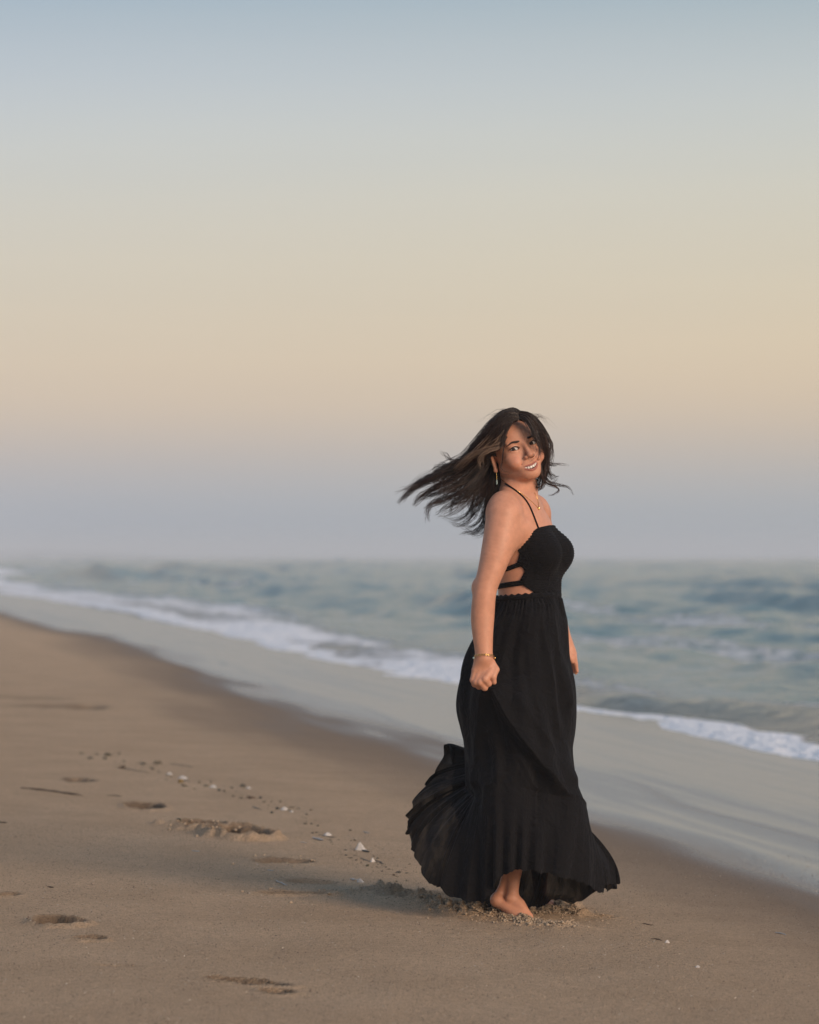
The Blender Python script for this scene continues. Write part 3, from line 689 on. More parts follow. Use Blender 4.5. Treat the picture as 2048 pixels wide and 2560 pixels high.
# ------------------------------------------------------------------ dress
def poly_sd(px, py, pts):
    pts = np.array(pts, float); d = np.full(px.shape, 1e12); s = np.ones(px.shape); n = len(pts)
    for i in range(n):
        a, b = pts[i], pts[i - 1]; e = b - a; wx, wy = px - a[0], py - a[1]
        h = np.clip((wx * e[0] + wy * e[1]) / (e @ e), 0, 1); d = np.minimum(d, (wx - e[0] * h) ** 2 + (wy - e[1] * h) ** 2)
        c1, c2, c3 = py >= a[1], py < b[1], e[0] * wy > e[1] * wx
        s = np.where((c1 & c2 & c3) | (~c1 & ~c2 & ~c3), -s, s)
    return s * np.sqrt(d)
bod = [(1397, 1313), (1373, 1314), (1352, 1318.5), (1343, 1322), (1318, 1340), (1292, 1358), (1284, 1366), (1285, 1374), (1296, 1376.5), (1300, 1384), (1297, 1397), (1294, 1406), (1300, 1414), (1309, 1420), (1312.5, 1429),
       (1308, 1439), (1302, 1449), (1301, 1458), (1310, 1464), (1322, 1471), (1334, 1478), (1338, 1486), (1338, 1497), (1440, 1497), (1460, 1400), (1440, 1318)]
def strap_poly(L, w):
    L = np.array(L, float); return np.vstack([L + [0, -w], (L + [0, w])[::-1]])
tband = strap_poly([(1200, 1392), (1240, 1382), (1270, 1374), (1296, 1368)], 5)
b1 = strap_poly([(1200, 1432), (1240, 1427), (1272, 1421), (1290, 1414), (1304, 1410)], 5)
b2 = strap_poly([(1200, 1470), (1246, 1466), (1275, 1461), (1306, 1457)], 5.5)
def region(polys, off, rib=0):
    def ex(P, d):
        px, py = proj(P); r = np.full(d.shape, 1e9)
        for p in polys: r = np.minimum(r, poly_sd(px, py, p))
        o = off + (rib * np.sin(py * 2 * PI / 6.2 + .6 * np.sin(px * .11)) if rib else 0)
        return smax(d - o, r * KPX - .0015, .003)
    return ex
dress_i = torsoi + [i for i in allidx if prims[i][5] == 'body' and i < torsoi[-1] + 9]
lo_t, hi_t = np.array([W(1190, 1500, 9.4)[0], 9.05, W(1300, 1505, 9.4)[2]]), np.array([W(1450, 1500, 9.4)[0], 9.75, W(1300, 1300, 9.4)[2]])
V_, F_ = iso(.0026, torsoi, region([bod], .0055, .0013), lo_t, hi_t); part('bodice', V_, F_, M_bodice)
for q_ in (tband, b1, b2):
    V_, F_ = iso(.0024, torsoi, region([q_], .0045), lo_t, hi_t); part('back_strap', V_, F_, M_bodice)

NU, = (720,)
def ring(py0, py1, L, R_, hd, cx=None, cyd=9.4, ex=2.0, n=20):
    """closed ring; py0 at left, py1 at right"""
    out_ = []
    for i in range(n):
        a = i * 2 * PI / n; c, s_ = math.cos(a), math.sin(a)
        e = 2 / ex; cc = math.copysign(abs(c) ** e, c); s2 = math.copysign(abs(s_) ** e, s_)
        out_.append(W((L + R_) / 2 + (R_ - L) / 2 * cc, (py0 + py1) / 2 + (py1 - py0) / 2 * cc, cyd - hd * s2))
    return np.array(out_)
seam = [(1452, 2062, 9.43), (1442, 2035, 9.34), (1418, 2005, 9.27), (1383, 1990, 9.215), (1338, 1978, 9.19), (1290, 1967, 9.175), (1247, 1962, 9.17), (1218, 1972, 9.19), (1200, 1988, 9.23), (1188, 1995, 9.29),
        (1178, 1985, 9.37), (1170, 1965, 9.45), (1168, 1935, 9.52), (1173, 1900, 9.58), (1195, 1885, 9.62), (1240, 1950, 9.65), (1290, 2010, 9.66), (1340, 2030, 9.65), (1390, 2040, 9.60), (1430, 2055, 9.53)]
hem = [(1538, 2212, 9.42), (1502, 2226, 9.29), (1446, 2203, 9.20), (1385, 2188, 9.165), (1328, 2177, 9.15), (1285, 2176, 9.15), (1240, 2206, 9.155), (1214, 2254, 9.19), (1165, 2252, 9.22), (1105, 2228, 9.26),
       (1050, 2165, 9.34), (1023, 2086, 9.43), (1035, 2003, 9.50), (1085, 1938, 9.56), (1118, 1866, 9.60), (1150, 2090, 9.66), (1205, 2277, 9.62), (1290, 2280, 9.58), (1336, 2266, 9.62), (1450, 2247, 9.57)]
SM = np.array([W(*p) for p in seam]); HM = np.array([W(*p) for p in hem])
rings = [ring(1501, 1489, 1236, 1401, .136), ring(1530, 1530, 1218, 1412, .158), ring(1572, 1566, 1196, 1420, .172), ring(1640, 1640, 1166, 1425, .188), ring(1700, 1705, 1153, 1436, .195), ring(1765, 1765, 1146, 1436, .20, ex=2.1),
         ring(1820, 1825, 1154, 1434, .20, ex=2.1), ring(1885, 1900, 1166, 1431, .205, ex=2.1), SM]
def perio(R_, n): return spline(R_, n, closed=True)
RU = np.stack([perio(r, NU) for r in rings])                       # levels x NU x 3
NV = 230
U = np.stack([spline(RU[:, k], NV) for k in range(0, NU)], 0)       # NU x NV x 3
th = np.arange(NU) / NU * 2 * PI
# outward direction
def outward(G):
    du = np.roll(G, -1, 0) - np.roll(G, 1, 0); dv = np.gradient(G, axis=1); n = np.cross(du, dv); n /= np.linalg.norm(n, axis=-1, keepdims=True) + 1e-9
    c = G.mean(0, keepdims=True); s_ = np.sign(((G - c) * n).sum(-1, keepdims=True)); return n * s_
ON = outward(U)
PX, PY = proj(U)
v = np.linspace(0, 1, NV)[None, :]; tw = th[:, None]
rg = np.random.default_rng(11)
disp = np.zeros(U.shape[:2])
def wave(freqs, amp, seed, drift=0):
    r = np.random.default_rng(seed); o = 0
    for f in freqs: o = o + np.sin(f * tw + r.random() * 6.28 + drift * v * r.normal() + 1.2 * np.sin(3 * tw + r.random() * 6)) / len(freqs) ** .5
    return amp * o
disp += wave((43, 71, 57), .0036, 1, 1.6) * np.exp(-(v / .15) ** 2) * (1 + .7 * np.sin(5 * tw + 1) * np.sin(3 * tw)) * smoothstep(0, .03, v)
disp += wave((7, 11, 19), .0056, 2, 8) * smoothstep(.02, .35, v) * (1 - .35 * v)
disp += wave((7, 11), .0060, 3, 2.0) * smoothstep(.15, .6, v)
nearside = smoothstep(9.42, 9.30, U[..., 1])
def ridge(L, amp, w, skew=0.4, u0=0, fade=.9):
    global disp
    L = np.array(L, float); best = np.full(PX.shape, 1e9); sd_ = np.zeros(PX.shape); uu = np.zeros(PX.shape)
    for k in range(len(L) - 1):
        a, b = L[k], L[k + 1]; d = b - a; q = np.clip(((PX - a[0]) * d[0] + (PY - a[1]) * d[1]) / (d @ d), 0, 1)
        ex_, ey = PX - a[0] - q * d[0], PY - a[1] - q * d[1]; e = np.hypot(ex_, ey); m = e < best
        sd_ = np.where(m, np.sign(d[0] * (PY - a[1]) - d[1] * (PX - a[0])) * e, sd_); uu = np.where(m, (k + q) / (len(L) - 1), uu); best = np.minimum(best, e)
    ww = np.where(sd_ > 0, w * skew, w); disp = disp + amp * np.exp(-np.abs(best / ww) ** 1.4) * nearside * smoothstep(0, .08, uu + .02) * smoothstep(1.0, fade, uu * .999)
ridge([(1238, 1712), (1262, 1770), (1295, 1835), (1342, 1912), (1392, 1985), (1450, 2062)], .054, 52, .20)
ridge([(1226, 1722), (1240, 1800), (1246, 1880), (1248, 1962)], .010, 16, .8)
ridge([(1236, 1716), (1252, 1800), (1285, 1900), (1320, 1975)], .007, 14, 1)
ridge([(1206, 1722), (1200, 1800), (1190, 1900), (1185, 1975)], .012, 20, .6)
ridge([(1240, 1706), (1290, 1660), (1330, 1600), (1345, 1520)], .007, 16, .7)
ridge([(1236, 1700), (1268, 1620), (1292, 1540)], .006, 12, .7)
ridge([(1290, 1735), (1330, 1800), (1375, 1880), (1415, 1975)], .014, 26, .5)
ridge([(1235, 1730), (1275, 1850), (1330, 1960), (1350, 1978)], .012, 22, .4)
ridge([(1345, 1500), (1358, 1600), (1380, 1720), (1392, 1850)], .013, 15, .6)
ridge([(1372, 1500), (1388, 1600), (1400, 1680), (1420, 1780)], .012, 11, 1)
ridge([(1325, 1505), (1318, 1600), (1325, 1700), (1350, 1820)], .010, 18, .6)
U = U + ON * disp[..., None]
# cloth drawn towards the two hands
HG = W(1226, 1716, 9.155); dd = np.hypot(PX - 1226, PY - 1718); pull = np.exp(-(dd / 34) ** 1.3) * nearside
U = U + (HG - U) * np.array([.10, .95, .10]) * pull[..., None]
# flounce: gathered strip between seam and hem
NF = 1440; NW = 64
SEM = perio(np.vstack([SM])[:, :], NF); lastU = U[:, -1]; k_ = np.linspace(0, NU, NF, endpoint=False); i0 = k_.astype(int); fr = (k_ - i0)[:, None]
SEM = lastU[i0 % NU] * (1 - fr) + lastU[(i0 + 1) % NU] * fr
HEM = perio(HM, NF)
w = np.linspace(0, 1, NW)[None, :, None]
FL = SEM[:, None] * (1 - w) + HEM[:, None] * w
ctr = W(1290, 2080, 9.4)
rad = HEM - ctr; rad[:, 2] *= .4; rad /= np.linalg.norm(rad, axis=1, keepdims=True)
FL = FL + rad[:, None] * (.030 * np.sin(PI * w) ** .9) * (.25 + .75 * smoothstep(9.24, 9.34, (SEM + HEM)[:, 1] / 2))[:, None, None]                       # belly of the flounce
tf = np.arange(NF) / NF * 2 * PI; ph_ = 34 * tf + 3.2 * np.sin(5 * tf + 1) + 2.0 * np.sin(11 * tf) + 1.6 * np.sin(17 * tf + 2) + 1.2 * np.sin(29 * tf + 4)
tang = np.roll(HEM, -1, 0) - np.roll(HEM, 1, 0); tang /= np.linalg.norm(tang, axis=1, keepdims=True)
along = HEM - SEM; along /= np.linalg.norm(along, axis=1, keepdims=True); nrm = np.cross(tang, along); nrm /= np.linalg.norm(nrm, axis=1, keepdims=True) + 1e-9
amp = (.0095 + .006 * np.sin(7 * tf + 2) + .005 * np.sin(13 * tf) + .003 * np.sin(23 * tf))
ww_ = w[..., 0]
nrf = (1 - .93 * smoothstep(9.34, 9.22, (SEM + HEM)[:, 1] / 2)); amp = amp * nrf
pl = np.sin(ph_)[:, None] * amp[:, None] * (ww_ ** .75) + (.003 * np.sin(2.3 * ph_ + 1)[:, None] * (1 - ww_) * smoothstep(0, .05, ww_) + .004 * np.sin(3.1 * ph_[:, None] + 4 * ww_) * ww_ * np.sin(9 * tf)[:, None]) * nrf[:, None]
pl = pl + (1 - nrf)[:, None] * .010 * np.sin(23 * tf + 1.5 * np.sin(4 * tf) + 1)[:, None] * smoothstep(.1, .9, ww_)
FL = FL + nrm[:, None] * pl[..., None] + tang[:, None] * (np.cos(ph_)[:, None] * amp[:, None] * .7 * ww_)[..., None]
FL = FL + along[:, None] * ((.006 * np.sin(ph_ * .5 + 1) + .007 * np.sin(4.7 * tf * 5) + .004 * np.sin(ph_ * 1.7))[:, None] * (.35 + .65 * nrf[:, None]) * ww_ ** 2)[..., None]
part('skirt', U.reshape(-1, 3), grid_faces(NU, NV, True), M_dress)
part('hem_flounce', FL.reshape(-1, 3), grid_faces(NF, NW, True), M_flounce, cols={'sheer': np.repeat(smoothstep(.3, .9, nrf), NW)})
# little gathered ruffle standing on the seam, and the scalloped waist casing
rt = np.random.default_rng(5)
sn = np.cross(np.roll(SEM, -1, 0) - np.roll(SEM, 1, 0), along); sn /= np.linalg.norm(sn, axis=1, keepdims=True); sgn = np.sign(((SEM - ctr) * sn)[:, :2].sum(1, keepdims=True)); sn = sn * sgn
ns = 5; G = np.zeros((NF, ns, 3)); jag = .004 * np.sin(ph_ * 2.1) + .003 * np.sin(ph_ * 3.7 + 1) + .009 * np.clip(np.sin(9 * tf + .5), 0, 1) ** 8
for j in range(ns):
    q = j / (ns - 1); G[:, j] = SEM + sn * ((.001 + .0045 * q) * nrf[:, None] ** 1.5 + (.003 * q * np.sin(ph_ * 2.6) + q * jag)[:, None] * nrf[:, None] ** 1.5) - along * (.009 * q)
part('seam_ruffle', G.reshape(-1, 3), grid_faces(NF, ns, True), M_dress)
wr_ = perio(ring(1499, 1487, 1235, 1401.5, .138), 720); gz_ = np.zeros((720, 7, 3))
cc_ = wr_.mean(0)
for j in range(7):
    q = j / 6; o_ = wr_ + (wr_ - cc_) * np.array([1, 1, 0]) * (.035 * math.sin(PI * q) - .03 * (q > .9)); gz_[:, j] = o_ + np.array([0, 0, 1.]) * (-.010 + .022 * q + (.0022 * np.sin(28 * th) * q)[:, None] * 1.0)
part('waistband', gz_.reshape(-1, 3), grid_faces(720, 7, True), M_bodice)

# halter strap, necklace: lines laid on the skin
def surf(px, py, off=.002, idx=None, y0=8.9, y1=9.75):
    """first skin point met along the sight line at picture point"""
    idx = idx or allidx; d0 = ray(px, py); d0 = d0 / d0[1]; o0 = np.array([0, 0, CAMZ]); ys_ = np.linspace(y0, y1, 240); P = o0 + ys_[:, None] * d0
    cand = [i for i in idx if (np.linalg.norm(pc[i] - P, axis=1).min() < pr_[i] + .06)]
    dv = field(P, cand); k = np.where(dv < off)[0]
    if not len(k): return o0 + 9.4 * d0
    k = k[0]; lo_, hi_ = ys_[max(k - 1, 0)], ys_[k]
    for _ in range(14):
        m = (lo_ + hi_) / 2
        if field((o0 + m * d0)[None], cand)[0] < off: hi_ = m
        else: lo_ = m
    return o0 + hi_ * d0
def line_on(pts, n, off): return np.array([surf(a, b, off, noarm) for a, b in spline(np.array(pts, float), n)])
noarm = allidx
stp = line_on([(1347, 1321), (1336, 1292), (1325, 1266), (1312, 1246), (1296, 1231), (1278, 1218), (1263, 1209)], 34, .0022)
V_, F_ = tubes(stp[None], np.full((1, 34), .0026), 6); part('halter_strap', V_, F_, M_bodice)
far = line_on([(1347, 1268), (1346, 1256), (1343, 1243), (1337, 1232)], 12, .0012)
nk = line_on([(1250, 1196), (1272, 1212), (1293, 1226), (1313, 1240), (1330, 1254), (1342, 1266), (1347, 1269)], 40, .0012)
V_, F_ = tubes(nk[None], np.full((1, 40), .00085), 5); nko = part('necklace', V_, F_, M_gold)
V_, F_ = tubes(far[None], np.full((1, 12), .0008), 5); part('chain', V_, F_, M_gold, nko)
def ico(c, r, sub=2, sc=(1, 1, 1)):
    import bmesh
    bm = bmesh.new(); bmesh.ops.create_icosphere(bm, subdivisions=sub, radius=1); V = np.array([v_.co[:] for v_ in bm.verts]) * r * np.array(sc) + c; F = [[a.index for a in f.verts] for f in bm.faces]; bm.free(); return V, np.array(F)
pp = surf(1347, 1271, .003)
V_, F_ = ico(pp, .0048, 2, (1, .6, 1.1)); part('pendant', V_, F_, M_gold, nko)
def joinVF(L):
    V = []; F = []; n = 0
    for v_, f_ in L: V.append(v_); F.append(np.asarray(f_) + n); n += len(v_)
    return np.vstack(V), np.vstack(F)
# bracelets
for rr0, pyc, tl, th_r in ((22.5, 1640, 7, .0011), (23.5, 1645, 10, .0010)):
    a = np.linspace(0, 2 * PI, 72, endpoint=False); c = W(1211, pyc, 9.17); r = (rr0 + 1.2) * KPX
    L = np.stack([c[0] + r * np.cos(a) * 1.03, c[1] - r * np.sin(a), c[2] + (tl * KPX) * (np.sin(a) - .35 * np.cos(a) * 0) * .8], -1)
    V_, F_ = tubes(L[None], np.full((1, 72), th_r) * (1 + .45 * np.sin(a * 18))[None], 5, closed=True); bo = part('bracelet', V_, F_, M_gold)
    for aa in ((2.9, .25) if tl > 8 else ()):
        V_, F_ = ico(c + np.array([1.08 * r * math.cos(aa), -r * math.sin(aa), .0 + tl * KPX * math.sin(aa) * .8 - .002]), .0035, 2); part('bead', V_, F_, M_stone if aa > 1 else M_gold, bo)
# earrings
for l_, (ex_, ey_) in ((-1, None), (1, None)) if False else (): pass
e0 = h2w((-.0800, -.006, -.045)); e0 = np.array([e0[0], e0[1] - .004, e0[2]])
V_, F_ = tubes(np.stack([e0, e0 + [.001, 0, -.008], e0 + [.001, 0, -.022]])[None], np.full((1, 3), .0009), 5); er = part('earring', V_, F_, M_gold)
V_, F_ = ico(e0 + [.0015, 0, -.031], .009, 2, (.32, .32, 1)); part('earring_stone', V_, F_, M_stone, er)
e1 = W(1341, 1202, 9.50); V_, F_ = tubes(np.stack([e1 + [0, 0, .012], e1])[None], np.full((1, 2), .0009), 5); er = part('earring', V_, F_, M_gold)
V_, F_ = ico(e1 + [0, 0, -.006], .008, 2, (.6, .5, .9)); part('earring_stone', V_, F_, M_stone, er)

# ------------------------------------------------------------------ face details (head frame -> world)
GZ = (w2h(np.array([0, 0, CAMZ]))); 
for s_ in (-1, 1):
    c = np.array([s_ * .031, .0655, -.0016 + s_ * .0012]); r = .0128
    V_, F_ = ico(np.zeros(3), 1, 4); eo = part('eye', h2w(c + V_ * r), F_, M_eye)
    g = GZ - c; g = g / np.linalg.norm(g) + np.array([-.10, 0, -.02]) * 0; g /= np.linalg.norm(g)
    A = np.cross(g, [0, 0, 1.]); A /= np.linalg.norm(A); B_ = np.cross(A, g)
    aa = np.linspace(0, 2 * PI, 24, endpoint=False); VV = [c + g * (r + .0007)]; FF = []
    for q in (.30, .49): VV += [c + r * 1.035 * (g * math.cos(q) + (A * math.cos(x) + B_ * math.sin(x)) * math.sin(q)) for x in aa]
    FF = [[0, 1 + i, 1 + (i + 1) % 24] for i in range(24)] + [[1 + i, 25 + i, 25 + (i + 1) % 24] for i in range(24)] + [[1 + i, 25 + (i + 1) % 24, 1 + (i + 1) % 24] for i in range(24)]
    part('iris', h2w(np.array(VV)), FF, M_iris, eo)
    x = np.linspace(-1.12, 1.0, 26) if True else 0
    l = s_ * (.031 + .0145 * x * 1.0); xx_ = x
    # outer end is x=+1 (away from the nose)
    x = np.linspace(-1, 1.18, 28); l = s_ * (.031 + .0148 * x); utop = .0053 * (1 - x ** 2) + .0014 * x + .0010 - .0022 + s_ * .0012 + np.where(x > 1, .004 * (x - 1), 0)
    hp = lambda l_, u_, off: surf(*[float(q) for q in proj(h2w((l_, .082, u_)))], off, headi) if False else None
    def onface(l_, u_, off):
        f = np.linspace(.115, .03, 70); Pl = np.stack([np.full(70, l_), f, np.full(70, u_)], -1); d = field(h2w(Pl), headi); k = np.where(d < off)[0]
        return h2w((l_, f[k[0]] if len(k) else .08, u_))
    def smoothy(L):
        L = np.array(L); k = np.array([1, 2, 3, 2, 1]) / 9.; P = np.pad(L, ((2, 2), (0, 0)), 'edge'); return np.stack([np.convolve(P[:, i], k, 'valid') for i in range(3)], -1)
    L = smoothy([onface(a, b_ + .0010, .0006) for a, b_ in zip(l, utop)])
    V_, F_ = tubes(L[None], (.0005 + .0015 * np.sin(PI * np.linspace(.04, 1, 28)) ** .5 * np.linspace(.7, 1.1, 28))[None], 5); part('eyelashes', V_, F_, M_lash, eo)
    x2 = np.linspace(-.9, 1.05, 20); L = smoothy([onface(s_ * (.031 + .0142 * q), -.0034 * (1 - q * q) + .0010 * q - .0010 - .0022 + s_ * .0012, .0002) for q in x2])
    V_, F_ = tubes(L[None], np.full((1, 20), .00045), 4); part('lower_lashes', V_, F_, M_lash, eo)
    bx = np.linspace(-1, 1, 26); bl = s_ * (.0315 + .0200 * bx); bu_ = .0165 + .0030 * np.exp(-((bx - .15) / .5) ** 2) - .0024 * smoothstep(.1, 1.1, bx) + s_ * .0012
    rr0 = .0041 * (1 - .65 * np.clip((bx + .3) / 1.3, 0, 1) ** 1.3) * smoothstep(-1.2, -.55, bx)
    L = smoothy([onface(a, b_, .0000) for a, b_ in zip(bl, bu_)])
    V_, F_ = tubes(L[None], np.maximum(rr0, .0004)[None], 6); part('eyebrow', V_, F_, M_brow)
# teeth: one bevelled piece per tooth along the dental arch
tw_ = [.0088, .0088, .0070, .0070, .0072, .0072, .0062, .0062]
teeth = bpy.data.objects.new('teeth', None); COL.objects.link(teeth); teeth.parent = person
tl_ = []
for side in (-1, 1):
    l0 = 0
    for wd in (.0086, .0068, .0070, .0060):
        c = l0 + wd / 2; l0 += wd; lc = side * c; fz = .0835 - 18 * lc * lc - .0; a = math.atan(-36 * lc)
        V_, F_ = ico(np.zeros(3), 1, 2); V_ = np.sign(V_) * np.abs(V_) ** .6; V_ = V_ * np.array([wd * .52, .0022, .0048]); V_ = np.stack([V_[:, 0] * math.cos(a) - V_[:, 1] * math.sin(a), V_[:, 0] * math.sin(a) + V_[:, 1] * math.cos(a), V_[:, 2]], -1)
        tl_.append((V_ + [lc, fz, -.0692 + .0076 * (lc / .0262) ** 2 + .0040 * lc / .0262], F_))
for V_, F_ in tl_: mesh_obj('tooth', h2w(V_) - PL, F_, M_teeth, teeth)
bk = [(l_, .0755 - 14 * l_ * l_, u_) for l_ in np.linspace(-.027, .027, 15) for u_ in np.linspace(-.086, -.050, 5)]
part('mouth_cavity', h2w(np.array(bk)), grid_faces(15, 5), M_mouth, teeth)

# ------------------------------------------------------------------ hair
HC = [(.013, .008, .007), (.026, .014, .011), (.050, .027, .020), (.008, .006, .006)]
HL = [(.20, .135, .095), (.32, .225, .160), (.15, .095, .070)]
hr = np.random.default_rng(21)
locks_V, locks_F, locks_C, hoff = [], [], [], 0
def lock(pts, n, w=(4, 14, 2), tone=0, dy=(0, 0), r=.00062, frizz=1.0, seg=26, depth=.02, clump=3):
    """a bundle of strands following a smooth path; pts are (px, py[, depth offset]); w: bundle half widths in px at root, middle, tip"""
    global hoff
    P = np.array([list(p) + [0] * (3 - len(p)) for p in pts], float)
    P[:, 2] = np.where(P[:, 2] < -.05, -.05 + (P[:, 2] + .05) * .42, P[:, 2])
    G = spline(np.array([W(p[0], p[1], 9.36 + dy[0] + (dy[1] - dy[0]) * i / (len(P) - 1) + p[2]) for i, p in enumerate(P)]), seg)
    t = np.linspace(0, 1, seg); wt = np.interp(t, [0, .5, 1], w) * KPX
    T = np.gradient(G, axis=0); T /= np.linalg.norm(T, axis=1, keepdims=True); A = np.cross(T, [0, 1, 0]); A /= np.linalg.norm(A, axis=1, keepdims=True) + 1e-9; B_ = np.cross(T, A)
    nc = max(1, n // clump); cl = hr.normal(0, .72, (nc, 2)); k = hr.integers(0, nc, n)
    tight = (1 - .72 * smoothstep(.15, .95, t))[None, :]
    o = cl[k][:, None, :] + hr.normal(0, .30, (n, 1, 2)) * tight[..., None]
    o = np.clip(o, -1.7, 1.7)
    ph_ = hr.random((nc, 2)) * 6.28; fq = hr.uniform(1.5, 3.2, nc); ww_ = np.stack([np.sin(fq[k][:, None] * t * 6.28 + ph_[k][:, :1]), np.cos(fq[k][:, None] * t * 5.5 + ph_[k][:, 1:])], -1) * (.0035 * t ** 1.3)[None, :, None] * frizz
    fz = (np.sin(hr.uniform(2, 6, (n, 1)) * 6.28 * t + hr.random((n, 1)) * 6.28) * .0010 * frizz * t)[..., None]
    ln = 1 - hr.random(n) ** 1.7 * .42
    ts = t[None, :] * ln[:, None]; i0_ = np.clip((ts * (seg - 1)).astype(int), 0, seg - 2); f_ = (ts * (seg - 1) - i0_)[..., None]
    samp = lambda Q: Q[i0_] * (1 - f_) + Q[i0_ + 1] * f_
    Gs, As, Bs = samp(G), samp(A), samp(B_); ws = samp(wt[:, None])
    S_ = Gs + As * (o[..., :1] * ws + ww_[..., :1] + fz) + Bs * (o[..., 1:] * np.maximum(ws, 0) * .9 + ww_[..., 1:])
    rad_ = r * hr.uniform(.7, 1.25, (n, 1)) * (1 - .80 * t[None] ** 1.8)
    V, F = tubes(S_, rad_, 3)
    pal = HC if tone == 0 else HL
    base = np.array([pal[i] for i in hr.integers(0, len(pal), n)]) * hr.uniform(.7, 1.3, (n, 1))
    if tone == 2: mixw = smoothstep(.12, .5, t) * (1 - .6 * smoothstep(.6, 1, t))
    elif tone == 1: mixw = smoothstep(.0, .3, t)
    else: mixw = np.ones(seg)
    dark = np.array([HC[i] for i in hr.integers(0, 4, n)])
    tint = 1 + .9 * t ** 2 if tone == 0 else np.ones(seg)
    c = dark[:, None] * (1 - mixw)[None, :, None] + base[:, None] * mixw[None, :, None]; c = c * (tint[None, :, None] ** np.array([1, .75, .6]))
    locks_V.append(V); locks_F.append(F + hoff); hoff += len(V); locks_C.append(np.repeat(c.reshape(-1, 3), 3, 0))
# crown, falling back from the parting
top = [(1300, 1030), (1292, 1027), (1282, 1026), (1272, 1028), (1262, 1034)]
lock([(1298, 1034, -.03), (1278, 1030, -.045), (1248, 1048, -.05), (1218, 1078, -.05), (1190, 1112, -.03), (1165, 1140)], 110, (3, 9, 6))
lock([(1296, 1036, -.05), (1272, 1038, -.065), (1240, 1066, -.07), (1208, 1104, -.05), (1178, 1142, -.02), (1150, 1165)], 130, (3, 11, 9))
lock([(1297, 1042, -.07), (1276, 1048, -.08), (1250, 1076, -.085), (1222, 1108, -.06), (1190, 1142, -.03), (1160, 1172)], 130, (3, 10, 9))
lock([(1298, 1046, -.085), (1280, 1052, -.09), (1262, 1074, -.095), (1244, 1104, -.08), (1215, 1132, -.04), (1180, 1160)], 110, (2, 8, 8))
lock([(1290, 1030, .03), (1262, 1032, .02), (1228, 1062, .01), (1200, 1098), (1172, 1135), (1150, 1170)], 110, (3, 8, 9))
lock([(1300, 1032, -.03), (1284, 1027, -.035), (1262, 1036, -.045), (1234, 1062, -.05), (1205, 1096, -.03), (1182, 1130)], 110, (3, 7, 7))
for j, (x0, y0, x1, y1) in enumerate([(1272, 1090, 1228, 1150), (1262, 1080, 1215, 1140), (1256, 1110, 1225, 1175), (1248, 1130, 1222, 1195), (1240, 1120, 1200, 1180)]):   # fill behind the ear
    lock([(x0, y0, .07), ((x0 + x1) / 2, (y0 + y1) / 2, .08), (x1, y1, .07), (x1 - 40, y1 + 35, .05)], 90, (14, 16, 12), r=.001)
